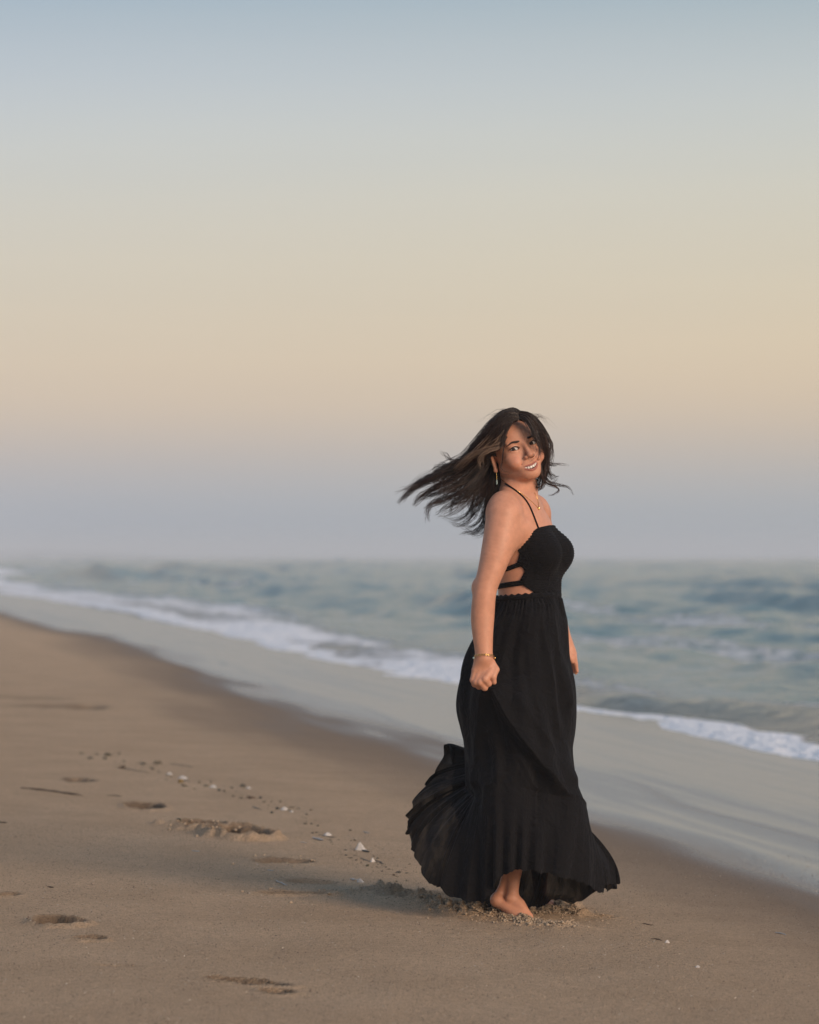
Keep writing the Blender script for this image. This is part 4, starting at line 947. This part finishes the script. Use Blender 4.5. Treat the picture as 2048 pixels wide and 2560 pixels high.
# long blown mass to the left; (path, count, widths)
long_ = [
 ([(1262, 1050), (1205, 1095), (1165, 1145), (1120, 1168), (1085, 1188), (1045, 1208), (1015, 1236), (992, 1260)], 130, (8, 10, 1.2)),
 ([(1258, 1060), (1200, 1110), (1155, 1158), (1105, 1182), (1060, 1202), (1025, 1225), (1004, 1250)], 110, (8, 9, 2)),
 ([(1250, 1070), (1190, 1130), (1140, 1175), (1090, 1198), (1050, 1212), (1012, 1222), (986, 1232)], 50, (8, 7, 1)),
 ([(1250, 1070), (1195, 1125), (1150, 1165), (1110, 1168), (1090, 1172), (1078, 1186)], 60, (8, 7, 1.5)),
 ([(1240, 1080), (1190, 1130), (1150, 1150), (1128, 1148), (1112, 1135), (1100, 1128)], 36, (5, 4, .8)),
 ([(1240, 1085), (1185, 1145), (1140, 1178), (1108, 1160), (1092, 1166)], 30, (6, 4, 1)),
 ([(1245, 1090), (1190, 1155), (1135, 1195), (1085, 1222), (1050, 1244), (1032, 1266)], 110, (9, 9, 1.3)),
 ([(1245, 1100), (1195, 1165), (1145, 1205), (1095, 1228), (1062, 1240), (1040, 1240)], 70, (9, 8, 3)),
 ([(1240, 1100), (1200, 1165), (1150, 1215), (1105, 1245), (1075, 1262), (1067, 1285), (1068, 1308)], 80, (9, 8, 1)),
 ([(1240, 1110), (1205, 1175), (1160, 1225), (1115, 1250), (1078, 1262), (1064, 1276)], 70, (8, 7, 2)),
 ([(1240, 1115), (1210, 1180), (1170, 1235), (1130, 1262), (1105, 1275), (1090, 1289)], 70, (9, 7, 1)),
 ([(1240, 1120), (1215, 1185), (1180, 1240), (1145, 1272), (1115, 1288), (1092, 1290)], 60, (9, 6, 1.5)),
 ([(1242, 1120), (1222, 1190), (1195, 1240), (1170, 1285), (1140, 1300), (1105, 1296)], 60, (9, 6, 1.3)),
 ([(1242, 1125), (1225, 1195), (1205, 1250), (1182, 1290), (1152, 1315), (1123, 1303)], 60, (8, 5, 1)),
 ([(1245, 1130), (1228, 1200), (1215, 1255), (1198, 1300), (1172, 1318), (1150, 1312)], 50, (8, 5, 1.5)),
 ([(1245, 1130), (1230, 1205), (1220, 1262), (1208, 1308), (1186, 1330), (1166, 1330), (1153, 1337)], 70, (8, 6, 1.2)),
 ([(1247, 1135), (1236, 1210), (1226, 1265), (1216, 1310), (1200, 1335), (1178, 1342)], 60, (7, 5, 1)),
 ([(1248, 1140), (1240, 1210), (1232, 1260), (1224, 1300), (1214, 1332), (1203, 1341)], 70, (7, 6, 1.5)),
 ([(1235, 1110), (1190, 1185), (1150, 1230), (1130, 1262), (1128, 1290)], 50, (9, 8, 2)),
 ([(1235, 1115), (1205, 1190), (1180, 1245), (1180, 1275), (1200, 1296)], 50, (9, 7, 2)),
 ([(1238, 1120), (1200, 1170), (1165, 1200), (1130, 1215), (1090, 1228)], 110, (12, 13, 6)),
 ([(1238, 1130), (1215, 1180), (1190, 1215), (1160, 1240), (1135, 1252)], 120, (12, 14, 6)),
 ([(1242, 1140), (1228, 1190), (1212, 1228), (1195, 1255), (1175, 1272)], 110, (11, 13, 6)),
 ([(1232, 1090), (1185, 1140), (1145, 1175), (1110, 1192), (1075, 1208)], 100, (12, 11, 6)),
 ([(1246, 1150), (1238, 1200), (1230, 1240), (1220, 1275), (1210, 1300)], 100, (8, 10, 6)),
]
for k, (p, n, w_) in enumerate(long_):
    lock([(a, b, hr.normal(0, .010) + (.055 if b > 1108 and a > 1205 else 0)) for a, b in p], int(n * (1.25 if n > 95 else .72)), (w_[0], w_[1] * 1.05, w_[2] * 1.9), 0, (hr.uniform(.0, .03), hr.uniform(-.05, .09)), frizz=1.5, r=.00062)
for q_ in range(3): lock([(1252, 1150, .05), (1250, 1185, .07), (1244, 1212, .09), (1234, 1245, .10)], 70, (8, 9, 6))
# light brown streaks
lock([(1272, 1056, -.10), (1262, 1080, -.105), (1244, 1104, -.10), (1215, 1122, -.07), (1180, 1140, -.05), (1150, 1160, -.03)], 70, (2, 5, 4), 2, r=.0008)
lock([(1266, 1090, -.095), (1250, 1112, -.10), (1222, 1122, -.08), (1190, 1134, -.06), (1160, 1152, -.04), (1130, 1176, -.02)], 80, (2, 6, 5), 1, r=.0008)
lock([(1262, 1108, -.095), (1244, 1120, -.105), (1222, 1126, -.10), (1204, 1138, -.09), (1198, 1156, -.08), (1204, 1172, -.08)], 36, (2, 3, 1), 1, r=.0007)
lock([(1262, 1110, -.095), (1240, 1121, -.10), (1222, 1127, -.10), (1208, 1140, -.09), (1206, 1163, -.08)], 30, (2, 2.5, 1), 1, r=.0007)
lock([(1250, 1060, -.09), (1226, 1090, -.08), (1200, 1118, -.06), (1170, 1150, -.04), (1135, 1185, -.02)], 50, (3, 8, 6), 2, r=.0007)
# temple and sideburn
lock([(1288, 1048, -.10), (1270, 1062, -.105), (1260, 1085, -.107), (1254, 1108, -.105), (1243, 1124, -.09), (1222, 1133, -.05)], 90, (2, 5, 5))
lock([(1262, 1100, -.102), (1259, 1122, -.102), (1256, 1146, -.098), (1254, 1166, -.09), (1253, 1180, -.08)], 10, (3, 3, 1.5), r=.0006)
lock([(1252, 1170, -.09), (1266, 1180, -.10), (1284, 1180, -.115), (1298, 1174, -.125)], 3, (2, 2, 1.5), r=.0003)
lock([(1250, 1182, -.085), (1262, 1186, -.10), (1278, 1184, -.11), (1292, 1178, -.12)], 2, (2, 2, 1.5), r=.0003)
# far side of the parting
lock([(1298, 1034, -.05), (1316, 1040, -.06), (1334, 1058, -.055), (1348, 1082, -.04), (1358, 1108, -.02), (1364, 1140, 0), (1362, 1170, .01)], 120, (3, 7, 7))
lock([(1300, 1032, -.02), (1325, 1040, -.02), (1348, 1066, -.01), (1364, 1100, .0), (1372, 1135), (1366, 1170), (1360, 1200)], 110, (3, 7, 7))
lock([(1300, 1038, -.07), (1318, 1046, -.075), (1336, 1068, -.075), (1344, 1092, -.07), (1352, 1112, -.05), (1360, 1140, -.02)], 90, (3, 5, 5))
lock([(1300, 1040, -.08), (1314, 1047, -.09), (1326, 1066, -.100), (1337, 1090, -.105), (1347, 1112, -.108), (1351, 1134, -.108), (1346, 1150, -.11)], 46, (2, 3.2, 1.3), 0, r=.0007)
lock([(1303, 1042, -.08), (1318, 1060, -.11), (1332, 1086, -.12), (1343, 1110, -.125), (1345, 1132, -.125), (1336, 1148, -.13), (1318, 1158, -.13)], 7, (2, 3, .8), r=.0006)
lock([(1304, 1042, -.08), (1322, 1066, -.11), (1336, 1090, -.115), (1345, 1110, -.12), (1342, 1128, -.125), (1333, 1143, -.13)], 5, (2, 3, .8), r=.0005)
lock([(1345, 1110, 0), (1358, 1140, .02), (1356, 1180, .04), (1348, 1210, .06), (1340, 1226, .07)], 120, (9, 9, 5), r=.0009)
rt_ = [([(1352, 1090), (1364, 1130), (1366, 1152), (1382, 1158), (1404, 1160), (1426, 1163)], 16), ([(1352, 1100), (1366, 1140), (1372, 1158), (1386, 1164), (1402, 1161)], 10), ([(1350, 1085), (1358, 1110), (1364, 1150), (1372, 1180), (1388, 1192), (1398, 1190)], 22),
       ([(1352, 1120), (1360, 1170), (1366, 1196), (1382, 1206), (1396, 1198)], 16), ([(1352, 1130), (1358, 1180), (1370, 1205), (1398, 1212), (1420, 1218), (1435, 1237)], 20), ([(1350, 1140), (1356, 1190), (1368, 1208), (1390, 1216), (1398, 1226), (1386, 1236), (1368, 1238)], 20),
       ([(1352, 1150), (1356, 1190), (1358, 1210), (1348, 1220), (1340, 1216), (1346, 1226)], 24), ([(1346, 1062), (1362, 1082), (1378, 1110), (1376, 1130), (1368, 1150), (1372, 1180), (1384, 1200)], 24), ([(1350, 1100), (1356, 1130), (1364, 1170), (1378, 1196), (1394, 1200)], 20)]
for p, n in rt_: lock([(a, b, hr.normal(0, .01)) for a, b in p], n, (5, 3.2, .7), 0, (.0, .05), r=.0007, frizz=.8)
# flyaways over the crown and round the mass
for q in range(64):
    a = hr.uniform(0, 1); x0 = 1262 + 70 * a; y0 = 1036 + 26 * abs(a - .35)
    dx = hr.normal(-26 if a < .6 else 22, 16); up1 = hr.uniform(8, 17)
    lock([(x0, y0 + 4, -.02), (x0 + dx * .5, y0 - up1 * .9, -.02), (x0 + dx, y0 - up1 * .2, 0), (x0 + dx * 1.7, y0 + 26, .0)], 1, (0, 0, 0), r=.00048, clump=1)
for q in range(60):
    a = hr.uniform(0, 1); x0 = 1240 - 110 * a; y0 = 1062 + 100 * a; L_ = hr.uniform(30, 70)
    lock([(x0 + 30, y0 - 6), (x0, y0 - 4 + hr.normal(0, 3)), (x0 - L_ * .5, y0 + L_ * .35 + hr.normal(0, 5)), (x0 - L_, y0 + L_ * .9 + hr.normal(0, 8))], 1, (0, 0, 0), r=.00036, clump=1, dy=(0, hr.normal(0, .03)))
for q in range(40):
    x0 = hr.uniform(1090, 1230); y0 = 1215 + hr.uniform(0, 50)
    lock([(x0 + 30, y0 - 30), (x0, y0), (x0 - 12 + hr.normal(0, 8), y0 + 24), (x0 - 26 + hr.normal(0, 12), y0 + 34 + hr.normal(0, 12))], 1, (0, 0, 0), r=.0004, clump=1, dy=(0, hr.normal(0, .04)))
hair = part('hair', np.vstack(locks_V), np.vstack(locks_F), M_hair, cols={'tone': np.vstack(locks_C)}); hair['kind'] = 'stuff'
# the roots: a close cap over the skull with the hairline cut away
def cap(P, d):
    p = w2h(P); l, f, u = p[..., 0], p[..., 1], p[..., 2]
    fb = np.interp(u, [-.09, -.05, -.02, .01, .03, .05, .064, .078, .12], [-.03, -.02, .004, .016, .026, .036, .050, .075, .12]) - .12 * np.abs(l) * smoothstep(.05, .03, u) + .006 * np.sin(l * 260)
    q_ = p - np.array([0, -.012, -.014]); ecut = np.sqrt((q_[..., 1] / .030) ** 2 + (q_[..., 2] / .036) ** 2) - 1; d = smax(d, -ecut * .024, .004)
    lowc = -.075 - u; fb = fb - .010 * smoothstep(.05, .062, u) * smoothstep(.035, .02, np.abs(l))
    return smax(smax(d - .0075, (f - fb) * HS, .006), lowc * HS, .006)
si = [i for i in headi if i < headi[3]]
V_, F_ = iso(.0032, si, cap); part('hair_roots', V_, F_, M_scalp)

# ------------------------------------------------------------------ sand clods thrown up round her feet
cr_ = np.random.default_rng(4)
cv, cf = ico(np.zeros(3), 1, 1); cl = []
def clod(x, y, r, sink=.35):
    V = cv * (1 + cr_.normal(0, .17, (len(cv), 1))) * r * np.array([1, 1, .8]); a = cr_.random() * 6.28
    V = V @ np.array([[math.cos(a), -math.sin(a), 0], [math.sin(a), math.cos(a), 0], [0, 0, 1]]); cl.append((V + [x, y, float(zat(x, y)) + r * .1], cf))
for L, n, sg in ((rid, 2600, .034), (rid2, 1100, .036)):
    Ls = spline(np.c_[L, np.zeros(len(L))], 400)
    for q in range(n):
        u = cr_.random() ** (.55 if n == 2600 else 1); c = Ls[int(u * 399)]
        clod(c[0] + cr_.normal(0, sg), c[1] + cr_.normal(0, sg * .9), .0009 + (.0100 if cr_.random() < .04 else .0042) * cr_.random() ** 2 * (.35 + u if n == 2600 else 1))
for q in range(260):
    c = W(1300, 2300, 9.3); clod(c[0] + cr_.normal(.06, .16), c[1] + cr_.normal(.1, .16), .0015 + .004 * cr_.random() ** 2)
for px, py, n, s_ in ((497, 2066, 60, .07), (600, 2086, 60, .10), (700, 2155, 20, .08), (520, 2078, 30, .08), (1400, 2255, 60, .05), (780, 2236, 40, .15)):
    g = ground_at(px, py)
    for q in range(n): clod(g[0] + cr_.normal(0, s_), g[1] + cr_.normal(0, s_ * 1.6), .003 + .006 * cr_.random() ** 2)
V_, F_ = joinVF(cl); o = mesh_obj('sand_clods', V_, F_, M_clod, smooth=True); tag(o, 'crumbled clods of sand thrown up around her feet', kind='stuff')
# coarse grains on the sand in the sharp zone
gl = []; gcol = []
tv = np.array([[1, 0, -.5], [-.5, .87, -.5], [-.5, -.87, -.5], [0, 0, .9]]); tfc = np.array([[0, 1, 3], [1, 2, 3], [2, 0, 3], [0, 2, 1]])
n = 60000; gx_ = cr_.uniform(-1.9, 2.0, n); gy_ = 7 + 5.2 * cr_.random(n) ** 1.0; sz = .0013 + .0020 * cr_.random(n) ** 3
st_ = cr_.random(n); GV = tv[None] * sz[:, None, None] * np.stack([1 + st_, np.ones(n), np.ones(n) * .7], -1)[:, None]
a = cr_.random(n) * 6.28; ca, sa = np.cos(a), np.sin(a)
GV = np.stack([GV[..., 0] * ca[:, None] - GV[..., 1] * sa[:, None], GV[..., 0] * sa[:, None] + GV[..., 1] * ca[:, None], GV[..., 2]], -1) + np.stack([gx_, gy_, zat(gx_, gy_)], -1)[:, None]
GF = (np.arange(n) * 4)[:, None, None] + tfc[None]
gc = np.array([(.05, .04, .035), (.10, .07, .05), (.16, .11, .08), (.60, .54, .46), (.28, .2, .14)])[cr_.choice(5, n, p=[.3, .25, .2, .1, .15])]
M_grain = mat('grain', rough=.8); t, b = nodes(M_grain); at = N(t, 'ShaderNodeAttribute', attribute_name='tone'); t.links.new(at.outputs['Color'], b.inputs['Base Color'])
o = mesh_obj('sand_grains', GV.reshape(-1, 3), GF.reshape(-1, 3), M_grain, smooth=False, cols={'tone': np.repeat(gc, 4, 0)}); tag(o, 'coarse dark and pale grains strewn over the sand', kind='stuff')

# ------------------------------------------------------------------ wrack line: every shell, weed scrap and stick is its own thing
def dm(name, col, rough=.6): return mat(name, col, rough)
M_shell = dm('shell', (.48, .45, .42), .5); M_weed = dm('dark_weed', (.018, .030, .024), .5); M_brown = dm('brown_weed', (.10, .060, .030), .6); M_yel = dm('yellow_weed', (.26, .17, .045), .6); M_stick = dm('stick', (.085, .058, .035), .8); M_olive = dm('olive_weed', (.06, .055, .025), .6)
def noisy(m, sc, amt=.5):
    t, b = nodes(m); g = N(t, 'ShaderNodeNewGeometry'); n = noise_node(t, sc, 4, .7, g.outputs['Position']); c = tuple(b.inputs['Base Color'].default_value)[:3]
    r = ramp(t, n.outputs[0], [(.3, tuple(x * (1 - amt) for x in c)), (.7, tuple(x * (1 + amt * .6) for x in c))]); t.links.new(r.outputs[0], b.inputs['Base Color'])
for m_, s_ in ((M_shell, 120), (M_weed, 160), (M_brown, 160), (M_yel, 160), (M_stick, 90), (M_olive, 160)): noisy(m_, s_, .3 if m_ is M_shell else .6)
def place(px, py):
    g = ground_at(px, py); return np.array([g[0], g[1], float(zat(g[0], g[1]))]), g[1] / FPX
def blade(name, pts, wd, m, label, cat, th=.3, lift=.6, group=None):
    """a strip of weed or a stick: pts px positions, wd half width in px"""
    c0, k = place(*pts[len(pts) // 2]); P = spline(np.array([place(*p)[0] for p in pts]), 16); P[:, 2] = [float(zat(x, y)) for x, y, _ in P]; P[:, 2] += wd * k * th * lift + .002 * cr_.random(16)
    t_ = np.linspace(0, 1, 16); r = wd * k * (np.sin(PI * np.clip(t_, .06, .94)) ** .4) * (1 + .2 * cr_.normal(0, 1, 16))
    V, F = tubes(P[None], np.abs(r)[None], 6); o_z = np.repeat(P[:, 2], 6); V[:, 2] = o_z + (V[:, 2] - o_z) * th
    o = mesh_obj(name, V - c0, F, m); o.location = tuple(c0); tag(o, label, cat, group); return o
def shell(px, py, wpx, hpx, label, peak=0, name='shell', m=None, cat='shell'):
    """a broken shell: thin curved, ragged dish, some standing up to a point"""
    c, k = place(px, py + hpx * .4); nr, na = 5, 14; V = []; lean = cr_.uniform(-.3, .3)
    for i in range(nr):
        for j in range(na):
            a = j / na * 2 * PI; q = i / (nr - 1); rr1 = q * (1 + (.22 * math.sin(3 * a + px) + .12 * math.sin(7 * a + py)))
            x = math.cos(a) * rr1 * wpx * .5 * k; y = math.sin(a) * rr1 * wpx * .34 * k
            z = hpx * k * (.85 * (1 - q ** 1.5) + .12 * math.cos(2 * a)) + (peak * hpx * k * max(0, 1 - q * 1.5)); V.append((x + lean * z, y, z))
    V = np.array(V); V2 = V.copy(); V2[:, 2] -= .0015
    F = [];
    for i in range(nr - 1):
        for j in range(na): F.append([i * na + j, i * na + (j + 1) % na, (i + 1) * na + (j + 1) % na, (i + 1) * na + j])
    n = len(V); F = F + [[n + x for x in f[::-1]] for f in F] + [[(nr - 1) * na + j, (nr - 1) * na + (j + 1) % na, n + (nr - 1) * na + (j + 1) % na, n + (nr - 1) * na + j] for j in range(na)]
    V = np.vstack([V, V2]); V[:, 2] = np.maximum(V[:, 2], -.004)
    o = mesh_obj(name, V, F, m or M_shell); o.location = tuple(c + [0, 0, .001]); tag(o, label, cat); return o
def scrap(px, py, wpx, hpx, m, label, name='seaweed_scrap', cat='seaweed'):
    c, k = place(px, py + hpx * .3); L = []
    for q in range(7):
        a = cr_.random() * 6.28; p0 = np.array([math.cos(a) * .1, math.sin(a) * .1, .1]) ; L.append(tubes(spline(np.array([[0, 0, .2], [math.cos(a) * .5, math.sin(a) * .5, .5 + .3 * cr_.random()], [math.cos(a + .5), math.sin(a + .5), .05]]) * np.array([wpx * .5 * k, wpx * .42 * k, hpx * k]), 8)[None], (np.array([.3, .34, .3, .26, .24, .2, .14, .05]) * hpx * k * .6)[None], 5))
    V, F = joinVF(L); o = mesh_obj(name, V, F, m); o.location = tuple(c); tag(o, label, cat); return o
blade('driftwood_stick', [(53, 1972), (100, 1977), (160, 1984), (206, 1990)], 2.6, M_stick, 'long thin straight brown stick lying alone at the left', 'stick', .8, 1)
blade('driftwood_stick', [(-6, 2061), (8, 2062), (17, 2063)], 1.8, M_stick, 'short dark stick cut off by the left picture edge', 'stick', .8, 1)
blade('kelp_blade', [(425, 2056), (450, 2062), (478, 2068), (500, 2070)], 3.4, M_olive, 'dark tapering kelp blade leading into the trodden hollow', 'seaweed', .5)
scrap(358, 1912, 16, 7, M_weed, 'small black weed clump left of the olive one in the far wrack')
scrap(394, 1909, 24, 10, M_olive, 'rounded olive weed clump in the far wrack line')
blade('kelp_blade', [(425, 1911), (450, 1913), (480, 1918)], 3.2, M_weed, 'flat dark blue grey weed strip at the far end of the wrack line', 'seaweed')
blade('kelp_blade', [(286, 1921), (310, 1923), (340, 1928), (368, 1932)], 3.0, M_olive, 'long olive brown weed strip below the black clumps', 'seaweed')
scrap(306, 1921, 20, 8, M_brown, 'brown weed tuft on the long olive strip')
shell(425, 1935, 14, 6, 'pale blurred shell just left of the yellow weed')
shell(458, 1945, 24, 8, 'white shell right above the yellow weed')
scrap(452, 1956, 14, 11, M_yel, 'mustard yellow weed scrap under a white shell')
blade('kelp_blade', [(458, 1951), (466, 1953), (474, 1955)], 2.5, M_weed, 'tiny dark weed strip beside the yellow scrap', 'seaweed')
shell(533, 1968, 20, 8, 'white shell beside a small green scrap')
scrap(548, 1979, 10, 6, M_weed, 'small green scrap below right of a white shell')
scrap(606, 1969, 20, 7, M_weed, 'oval dark green weed piece with a pale shell at its right')
shell(622, 1974, 13, 5, 'small pale shell touching the oval dark weed')
scrap(627, 1997, 28, 9, M_brown, 'reddish brown weed tangle in the middle of the wrack line')
scrap(651, 1998, 10, 5, M_weed, 'dark crumb right of the brown tangle')
blade('kelp_blade', [(632, 2018), (642, 2022), (655, 2024)], 2.2, M_weed, 'thin dark weed thread above the round black crumb', 'seaweed')
scrap(680, 2033, 8, 6, M_weed, 'round black crumb below the shell and weed pair')
scrap(694, 2022, 12, 7, M_weed, 'black weed piece touching the left of a white shell')
shell(710, 2023, 20, 8, 'white shell with black weed at its left')
shell(729, 2030, 10, 4, 'little pale chip right of the shell and black weed')
scrap(767, 2038, 9, 4, M_weed, 'lone dark crumb above the white blade shells')
blade('kelp_blade', [(799, 2088), (812, 2090), (826, 2092), (840, 2092)], 3.0, M_weed, 'thick dark green weed strip under a white shell', 'seaweed')
shell(818, 2085, 22, 8, 'white shell resting on a dark green strip')
blade('shell_shard', [(782, 2096), (796, 2100), (808, 2103)], 3.2, M_shell, 'slim white razor shell shard left of the green strip', 'shell', .7, 1)
blade('shell_shard', [(908, 2079), (916, 2081), (924, 2083)], 1.5, M_shell, 'thin faint white splinter up by the skirt', 'shell', .7, 1)
blade('shell_shard', [(750, 2107), (760, 2108), (768, 2109)], 1.6, M_shell, 'thin white splinter left of the pointed shell', 'shell', .7, 1)
shell(902, 2117, 26, 15, 'tall pointed white shell standing up from the sand', peak=.45)
blade('kelp_blade', [(906, 2125), (914, 2127), (922, 2129)], 4.0, M_weed, 'black weed piece at the foot of the pointed shell', 'seaweed', .6)
blade('kelp_blade', [(902, 2145), (916, 2149), (930, 2153)], 2.4, M_weed, 'broken dark weed strip left of the small star shaped shell', 'seaweed')
shell(931, 2149, 12, 10, 'small white shell chip caught between two weed strips', peak=.2)
blade('kelp_blade', [(938, 2150), (950, 2153), (958, 2160)], 2.4, M_brown, 'brown weed strip right of the small star shaped shell', 'seaweed')
scrap(964, 2169, 7, 3, M_weed, 'tiny black crumb between the weed strips and the skirt')
scrap(996, 2183, 16, 6, M_weed, 'black oval weed scrap nearest the skirt')
scrap(985, 2189, 9, 5, M_brown, 'brown crumb beside the black oval scrap')
shell(902, 2203, 16, 11, 'broad end white fan shaped shell in front of the skirt')
blade('shell_shard', [(876, 2201), (886, 2203), (898, 2204)], 2.6, M_shell, 'narrow pale shard pointing left from the fan shaped shell', 'shell', .8, 1)
blade('shell_shard', [(690, 2210), (704, 2214), (718, 2218)], 2.0, M_shell, 'long thin white splinter beside the shallow print', 'shell', .7, 1)
blade('shell_shard', [(479, 2130), (490, 2131), (500, 2132)], 1.9, M_shell, 'thin white splinter below the trodden hollow', 'shell', .7, 1)
blade('shell_shard', [(669, 2181), (676, 2182), (683, 2183)], 1.8, M_shell, 'short white splinter below the soft long print', 'shell', .7, 1)
blade('kelp_blade', [(268, 1989), (286, 1990), (302, 1991)], 2.8, M_weed, 'short dark weed strip right of the long stick', 'seaweed')
shell(1668, 2361, 11, 8, 'small star shaped white shell with a dark twig, right of the feet')
blade('twig', [(1628, 2356), (1642, 2357), (1656, 2361)], 1.7, M_stick, 'thin dark twig touching the star shaped shell', 'twig', .9, 1)
shell(1744, 2424, 11, 6, 'tiny white shell chip low on the right sand')
blade('shell_shard', [(1938, 2333), (1950, 2335), (1966, 2339)], 2.4, M_shell, 'pale flat shard near the right picture edge', 'shell', .6, 1)
blade('twig', [(1607, 2314), (1620, 2317), (1634, 2319)], 1.3, M_stick, 'faint hair thin twig above the star shaped shell', 'twig', .9, 1)
blade('driftwood_stick', [(119, 2220), (127, 2222), (134, 2223)], 1.6, M_stick, 'tiny reddish brown splinter above the left pit', 'stick', .9, 1)
scrap(227, 1898, 16, 6, M_weed, 'farthest of the dark crumbs leading up the wrack line'); scrap(268, 1890, 22, 9, M_olive, 'pale olive blurred clump nearest the far end of the wrack')
scrap(262, 1899, 12, 6, M_weed, 'blurred dark crumb in front of the pale olive clump')

# the finest crumbs of the wrack line, too many to count
wl = np.array([ground_at(*p) for p in [(215, 1886), (270, 1896), (350, 1914), (450, 1945), (545, 1972), (640, 2000), (715, 2028), (790, 2072), (850, 2110), (915, 2148), (970, 2172), (1020, 2200)]])
ws_ = spline(wl, 300); cl2 = []
for q in range(150):
    c = ws_[int(cr_.random() * 299)]; sp_ = .03 + .05 * cr_.random(); x = c[0] + cr_.normal(0, sp_); y = c[1] + cr_.normal(0, sp_ * 2.2); r = (.0022 + .0045 * cr_.random() ** 2) * (c[1] / 12)
    V = cv * (1 + cr_.normal(0, .2, (len(cv), 1))) * r * np.array([1 + cr_.random() * 1.6, 1, .5]); a = cr_.random() * 3.14
    V = V @ np.array([[math.cos(a), -math.sin(a), 0], [math.sin(a), math.cos(a), 0], [0, 0, 1]]); cl2.append((V + [x, y, float(zat(x, y)) + r * .3], cf))
V_, F_ = joinVF(cl2); o = mesh_obj('wrack_crumbs', V_, F_, M_olive, smooth=True); tag(o, 'fine dark crumbs of weed strewn along the wrack line', kind='stuff')
